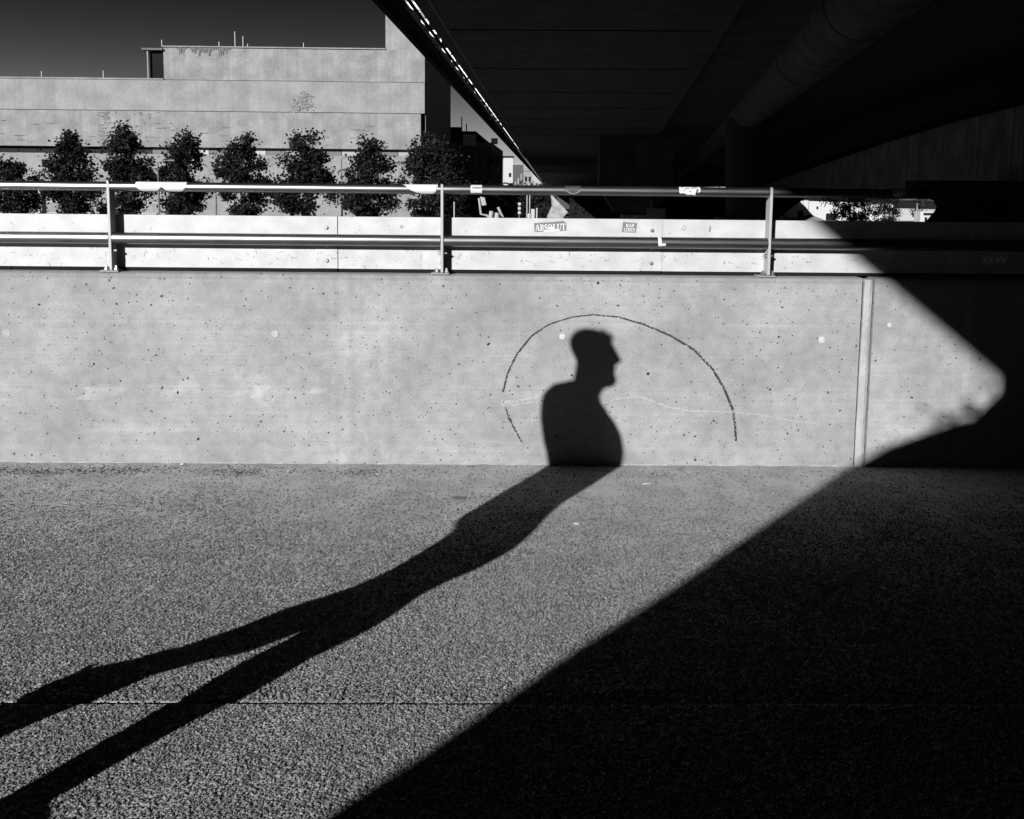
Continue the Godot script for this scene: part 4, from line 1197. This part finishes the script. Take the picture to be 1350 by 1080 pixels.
func dist(p: Dictionary, q: Vector3) -> float:
	if p.t == 0:
		var ab: Vector3 = p.b - p.a
		var s := clampf((q - p.a).dot(ab) / ab.length_squared(), 0.0, 1.0)
		return q.distance_to(p.a + ab * s) - lerpf(p.ra, p.rb, s)
	if p.t == 1:
		var k: Vector3 = (q - p.a) / p.r
		var l := k.length()
		return (l - 1.0) * minf(p.r.x, minf(p.r.y, p.r.z)) if l < 0.2 else l * (l - 1.0) / maxf((k / p.r).length(), 0.001)
	var rows: Array = p.rows
	var i := 0
	while i < rows.size() - 2 and q.y > rows[i + 1][0]: i += 1
	var s := clampf((q.y - rows[i][0]) / (rows[i + 1][0] - rows[i][0]), 0.0, 1.0)
	s = s * s * (3.0 - 2.0 * s) * 0.5 + s * 0.5
	var back := lerpf(rows[i][1], rows[i + 1][1], s)
	var front := lerpf(rows[i][2], rows[i + 1][2], s)
	var half := lerpf(rows[i][3], rows[i + 1][3], s)
	var rx := (front - back) * 0.5
	var k := Vector2((q.x - (front + back) * 0.5) / rx, q.z / half)
	var l := k.length()
	var d := (l - 1.0) * minf(rx, half) if l < 0.2 else l * (l - 1.0) / maxf((k / Vector2(rx, half)).length(), 0.001)
	var over := maxf(rows[0][0] - q.y, q.y - rows[-1][0])
	return maxf(d, over) if over > 0.0 else d

func smin(a: float, b: float, k: float) -> float:
	var h := maxf(k - absf(a - b), 0.0) / k
	return minf(a, b) - h * h * k * 0.25

func net(prims: Array, cell: float, k: float, tone: Callable) -> ArrayMesh:
	var lo := Vector3.INF
	var hi := -Vector3.INF
	for p in prims:
		lo = lo.min(p.lo)
		hi = hi.max(p.hi)
	lo -= Vector3.ONE * cell * 3.0
	hi += Vector3.ONE * cell * 3.0
	var n := Vector3i(((hi - lo) / cell).ceil()) + Vector3i.ONE
	var f := PackedFloat32Array()
	f.resize(n.x * n.y * n.z)
	f.fill(9.0)
	var pad := k + cell * 2.0
	for p in prims:
		var a := Vector3i(((p.lo - Vector3.ONE * pad - lo) / cell).floor()).clamp(Vector3i.ZERO, n - Vector3i.ONE)
		var b := Vector3i(((p.hi + Vector3.ONE * pad - lo) / cell).ceil()).clamp(Vector3i.ZERO, n - Vector3i.ONE)
		var kk: float = p.get("k", k)
		for z in range(a.z, b.z + 1):
			for y in range(a.y, b.y + 1):
				for x in range(a.x, b.x + 1):
					var i := x + n.x * (y + n.y * z)
					f[i] = smin(f[i], dist(p, lo + Vector3(x, y, z) * cell), kk)
	var id := {}
	var verts := PackedVector3Array()
	var cols := PackedColorArray()
	var corner := []
	for c in 8: corner.append(Vector3i(c & 1, (c >> 1) & 1, c >> 2))
	for z in n.z - 1:
		for y in n.y - 1:
			for x in n.x - 1:
				var i0 := x + n.x * (y + n.y * z)
				var v := [f[i0], f[i0 + 1], f[i0 + n.x], f[i0 + n.x + 1], f[i0 + n.x * n.y], f[i0 + n.x * n.y + 1], f[i0 + n.x * n.y + n.x], f[i0 + n.x * n.y + n.x + 1]]
				var neg := 0
				for c in 8: neg += 1 if v[c] < 0.0 else 0
				if neg == 0 or neg == 8: continue
				var sum := Vector3.ZERO
				var cnt := 0
				for e in [[0, 1], [2, 3], [4, 5], [6, 7], [0, 2], [1, 3], [4, 6], [5, 7], [0, 4], [1, 5], [2, 6], [3, 7]]:
					var p: float = v[e[0]]
					var q: float = v[e[1]]
					if (p < 0.0) != (q < 0.0):
						sum += Vector3(corner[e[0]]).lerp(Vector3(corner[e[1]]), p / (p - q))
						cnt += 1
				id[i0] = verts.size()
				var at := lo + (Vector3(x, y, z) + sum / cnt) * cell
				verts.append(at)
				var t: float = tone.call(at)
				cols.append(Color(t, t, t))
	var idx := PackedInt32Array()
	var step := [1, n.x, n.x * n.y]
	for i0 in id:
		var x: int = i0 % n.x
		var y: int = (i0 / n.x) % n.y
		var z: int = i0 / (n.x * n.y)
		for ax in 3:
			var u := (ax + 1) % 3
			var w := (ax + 2) % 3
			var pos := [x, y, z]
			if pos[u] == 0 or pos[w] == 0: continue
			var a: float = f[i0]
			var b: float = f[i0 + step[ax]]
			if (a < 0.0) == (b < 0.0): continue
			var q := [i0, i0 - step[u], i0 - step[u] - step[w], i0 - step[w]]
			if not (id.has(q[1]) and id.has(q[2]) and id.has(q[3])): continue
			if a < 0.0: q.reverse()
			for j in [0, 1, 2, 0, 2, 3]: idx.append(id[q[j]])
	var nrm := PackedVector3Array()
	nrm.resize(verts.size())
	for i in range(0, idx.size(), 3):
		var g := (verts[idx[i + 2]] - verts[idx[i]]).cross(verts[idx[i + 1]] - verts[idx[i]])
		for j in 3: nrm[idx[i + j]] += g
	for i in nrm.size(): nrm[i] = nrm[i].normalized()
	var arr := []
	arr.resize(Mesh.ARRAY_MAX)
	arr[Mesh.ARRAY_VERTEX] = verts
	arr[Mesh.ARRAY_NORMAL] = nrm
	arr[Mesh.ARRAY_COLOR] = cols
	arr[Mesh.ARRAY_INDEX] = idx
	var m := ArrayMesh.new()
	m.add_surface_from_arrays(Mesh.PRIMITIVE_TRIANGLES, arr)
	return m

func build_person() -> void:
	var t := thing("person", "person in a dark jacket striding right, hands in pockets, casting the long shadow", "person", Vector3(-1.135, 0.0, -1.529), -deg_to_rad(28.0))
	var skin := mat(0.3, 0.6)
	skin.vertex_color_use_as_albedo = true
	skin.albedo_color = Color(1, 1, 1)
	var P := []
	# jacket and hips: [height, back, front, half breadth]
	P.append(trunk([[0.66, -0.075, 0.125, 0.13], [0.71, -0.08, 0.160, 0.15], [0.775, -0.100, 0.176, 0.165], [0.825, -0.125, 0.165, 0.165], [0.842, -0.164, 0.158, 0.165], [0.90, -0.167, 0.130, 0.160], [0.97, -0.173, 0.114, 0.155], [1.07, -0.171, 0.123, 0.155], [1.13, -0.178, 0.124, 0.16], [1.19, -0.186, 0.130, 0.17], [1.25, -0.199, 0.136, 0.185], [1.32, -0.209, 0.126, 0.19], [1.36, -0.213, 0.107, 0.195], [1.42, -0.211, 0.066, 0.19], [1.46, -0.204, 0.040, 0.155], [1.50, -0.178, 0.030, 0.11], [1.54, -0.11, 0.03, 0.07]]))
	# legs
	P.append(capsule(Vector3(0.01, 0.80, 0.085), Vector3(0.022, 0.56, 0.085), 0.095, 0.078))
	P.append(capsule(Vector3(0.022, 0.56, 0.085), Vector3(-0.012, 0.40, 0.085), 0.074, 0.060))
	P.append(capsule(Vector3(-0.012, 0.40, 0.085), Vector3(-0.050, 0.15, 0.085), 0.062, 0.043))
	P.append(capsule(Vector3(-0.01, 0.82, -0.085), Vector3(-0.015, 0.58, -0.085), 0.10, 0.078))
	P.append(capsule(Vector3(-0.02, 0.575, -0.085), Vector3(-0.15, 0.435, -0.085), 0.070, 0.056))
	P.append(capsule(Vector3(-0.15, 0.435, -0.085), Vector3(-0.285, 0.315, -0.085), 0.054, 0.036))
	# arms, the hands sunk in the jacket pockets
	for s in [-1.0, 1.0]:
		P.append(capsule(Vector3(-0.09, 1.42, s * 0.175), Vector3(-0.115, 1.14, s * 0.245), 0.062, 0.050))
		P.append(capsule(Vector3(-0.115, 1.14, s * 0.245), Vector3(0.035, 0.93, s * 0.175), 0.048, 0.040))
		P.append(ellipsoid(Vector3(0.06, 0.88, s * 0.13), Vector3(0.06, 0.06, 0.045)))
	# neck and skull, face, jaw, nose, lips, brow, ears
	var H := []
	H.append(capsule(Vector3(-0.035, 1.45, 0), Vector3(-0.012, 1.62, 0), 0.060, 0.058))
	H.append(ellipsoid(Vector3(-0.004, 1.715, 0), Vector3(0.088, 0.083, 0.074)))
	H.append(ellipsoid(Vector3(0.022, 1.668, 0), Vector3(0.066, 0.086, 0.062)))
	H.append(capsule(Vector3(0.0, 1.60, 0.035), Vector3(0.060, 1.588, 0.008), 0.034, 0.024))
	H.append(capsule(Vector3(0.0, 1.55, 0), Vector3(0.045, 1.578, 0), 0.036, 0.026))
	H.append(capsule(Vector3(0.0, 1.615, -0.035), Vector3(0.062, 1.588, -0.008), 0.030, 0.024))
	H.append(capsule(Vector3(0.070, 1.588, -0.006), Vector3(0.070, 1.588, 0.006), 0.017, 0.017))
	for c in [capsule(Vector3(0.078, 1.730, 0), Vector3(0.102, 1.686, 0), 0.011, 0.013), capsule(Vector3(0.090, 1.674, 0.008), Vector3(0.090, 1.674, -0.008), 0.012, 0.012), capsule(Vector3(0.083, 1.643, -0.016), Vector3(0.083, 1.643, 0.016), 0.0085, 0.0085), capsule(Vector3(0.081, 1.629, -0.014), Vector3(0.081, 1.629, 0.014), 0.0095, 0.0095), capsule(Vector3(0.072, 1.733, 0.038), Vector3(0.076, 1.731, 0.010), 0.009, 0.008), capsule(Vector3(0.072, 1.733, -0.038), Vector3(0.076, 1.731, -0.010), 0.009, 0.008)]:
		c.k = 0.012
		H.append(c)
	for s in [-1.0, 1.0]:
		var e := ellipsoid(Vector3(-0.006, 1.69, s * 0.078), Vector3(0.018, 0.031, 0.009))
		e.k = 0.008
		H.append(e)
	var skin_tone := func(_p: Vector3) -> float: return 0.28
	var cloth_tone := func(p: Vector3) -> float: return 0.05 if p.y > 0.70 else 0.08
	var body := net(P, 0.012, 0.045, cloth_tone)
	var head := net(H, 0.0042, 0.03, skin_tone)
	# one continuous figure: head and neck are added to the body's own mesh
	var st := SurfaceTool.new()
	st.begin(Mesh.PRIMITIVE_TRIANGLES)
	st.append_from(body, 0, Transform3D.IDENTITY)
	st.append_from(head, 0, Transform3D.IDENTITY)
	put("body", st.commit(), skin, t)
	for s in [-1.0, 1.0]:
		put("eye", lathe([Vector2(0.0, -0.010), Vector2(0.007, -0.007), Vector2(0.010, 0.0), Vector2(0.007, 0.007), Vector2(0.0, 0.010)], 10), mat(0.6, 0.3), t, Vector3(0.070, 1.708, s * 0.030))
		put("pupil", lathe([Vector2(0.0, -0.004), Vector2(0.004, 0.0), Vector2(0.0, 0.004)], 8), M.dark, t, Vector3(0.0785, 1.708, s * 0.030))
	# cropped hair with a ragged tuft over the forehead
	rng.seed = 17
	var hair := mat(0.03, 0.7)
	var cap := net([ellipsoid(Vector3(-0.010, 1.728, 0), Vector3(0.088, 0.078, 0.077)), ellipsoid(Vector3(0.016, 1.762, 0), Vector3(0.050, 0.033, 0.05))], 0.006, 0.02, func(_p): return 0.03)
	put("hair", cap, hair, t)
	var tuft := begin()
	for k in 200:
		var a := Vector3(rng.randf_range(0.02, 0.075), 0, rng.randf_range(-0.05, 0.05))
		a.y = 1.789 - 9.0 * pow(maxf(0.0, a.x - 0.022), 2.0) - 3.0 * a.z * a.z
		var d := Vector3(0.35 + 9.0 * maxf(0.0, a.x - 0.025), 1.0 - 3.0 * maxf(0.0, a.x - 0.04), rng.randfn(0, 0.3) + a.z * 6.0) + Vector3(rng.randfn(0, 0.22), rng.randfn(0, 0.22), 0)
		d = d.normalized() * rng.randf_range(0.008, 0.042)
		for j in 2:
			var w := Vector3(0.0021, 0, 0.0) if j else Vector3(0, 0, 0.0021)
			tri(tuft, a - w - d * 0.4, a + d, a + w - d * 0.4)
	put("hair_tuft", done(tuft), hair, t)
	# shoes
	var leather := mat(0.05, 0.5)
	leather.vertex_color_use_as_albedo = false
	var shoe := net([capsule(Vector3(-0.055, 0.05, 0.085), Vector3(0.02, 0.055, 0.085), 0.045, 0.045), capsule(Vector3(0.02, 0.052, 0.085), Vector3(0.135, 0.036, 0.09), 0.046, 0.032), capsule(Vector3(-0.05, 0.15, 0.085), Vector3(-0.03, 0.07, 0.085), 0.046, 0.046), capsule(Vector3(-0.02, 0.16, 0.085), Vector3(0.035, 0.142, 0.085), 0.045, 0.048)], 0.008, 0.03, func(_p): return 0.05)
	put("shoe", shoe, leather, t)
	put("sole", prism(PackedVector2Array([Vector2(-0.10, 0.0), Vector2(0.16, 0.0), Vector2(0.17, 0.02), Vector2(-0.10, 0.022)]), 0.045, 0.13), mat(0.2, 0.8), t)
	var rear := net([capsule(Vector3(-0.315, 0.285, -0.085), Vector3(-0.40, 0.238, -0.085), 0.046, 0.040), capsule(Vector3(-0.285, 0.31, -0.085), Vector3(-0.345, 0.20, -0.085), 0.046, 0.048), capsule(Vector3(-0.37, 0.25, -0.085), Vector3(-0.345, 0.10, -0.088), 0.045, 0.036)], 0.008, 0.03, func(_p): return 0.05)
	put("shoe", rear, leather, t)
	put("sole", prism(PackedVector2Array([Vector2(-0.43, 0.28), Vector2(-0.412, 0.285), Vector2(-0.372, 0.07), Vector2(-0.385, 0.06), Vector2(-0.405, 0.10)]), -0.125, -0.045), mat(0.2, 0.8), t)
	# laces standing off the front shoe
	put("lace", tube([Vector3(0.02, 0.179, 0.08), Vector3(0.036, 0.215, 0.08), Vector3(0.05, 0.225, 0.078), Vector3(0.054, 0.217, 0.075), Vector3(0.045, 0.194, 0.08)], 0.0020, 5), leather, t)
	put("lace", tube([Vector3(0.05, 0.159, 0.09), Vector3(0.075, 0.184, 0.09), Vector3(0.095, 0.199, 0.09), Vector3(0.112, 0.189, 0.09), Vector3(0.1, 0.159, 0.09)], 0.0024, 5), leather, t)
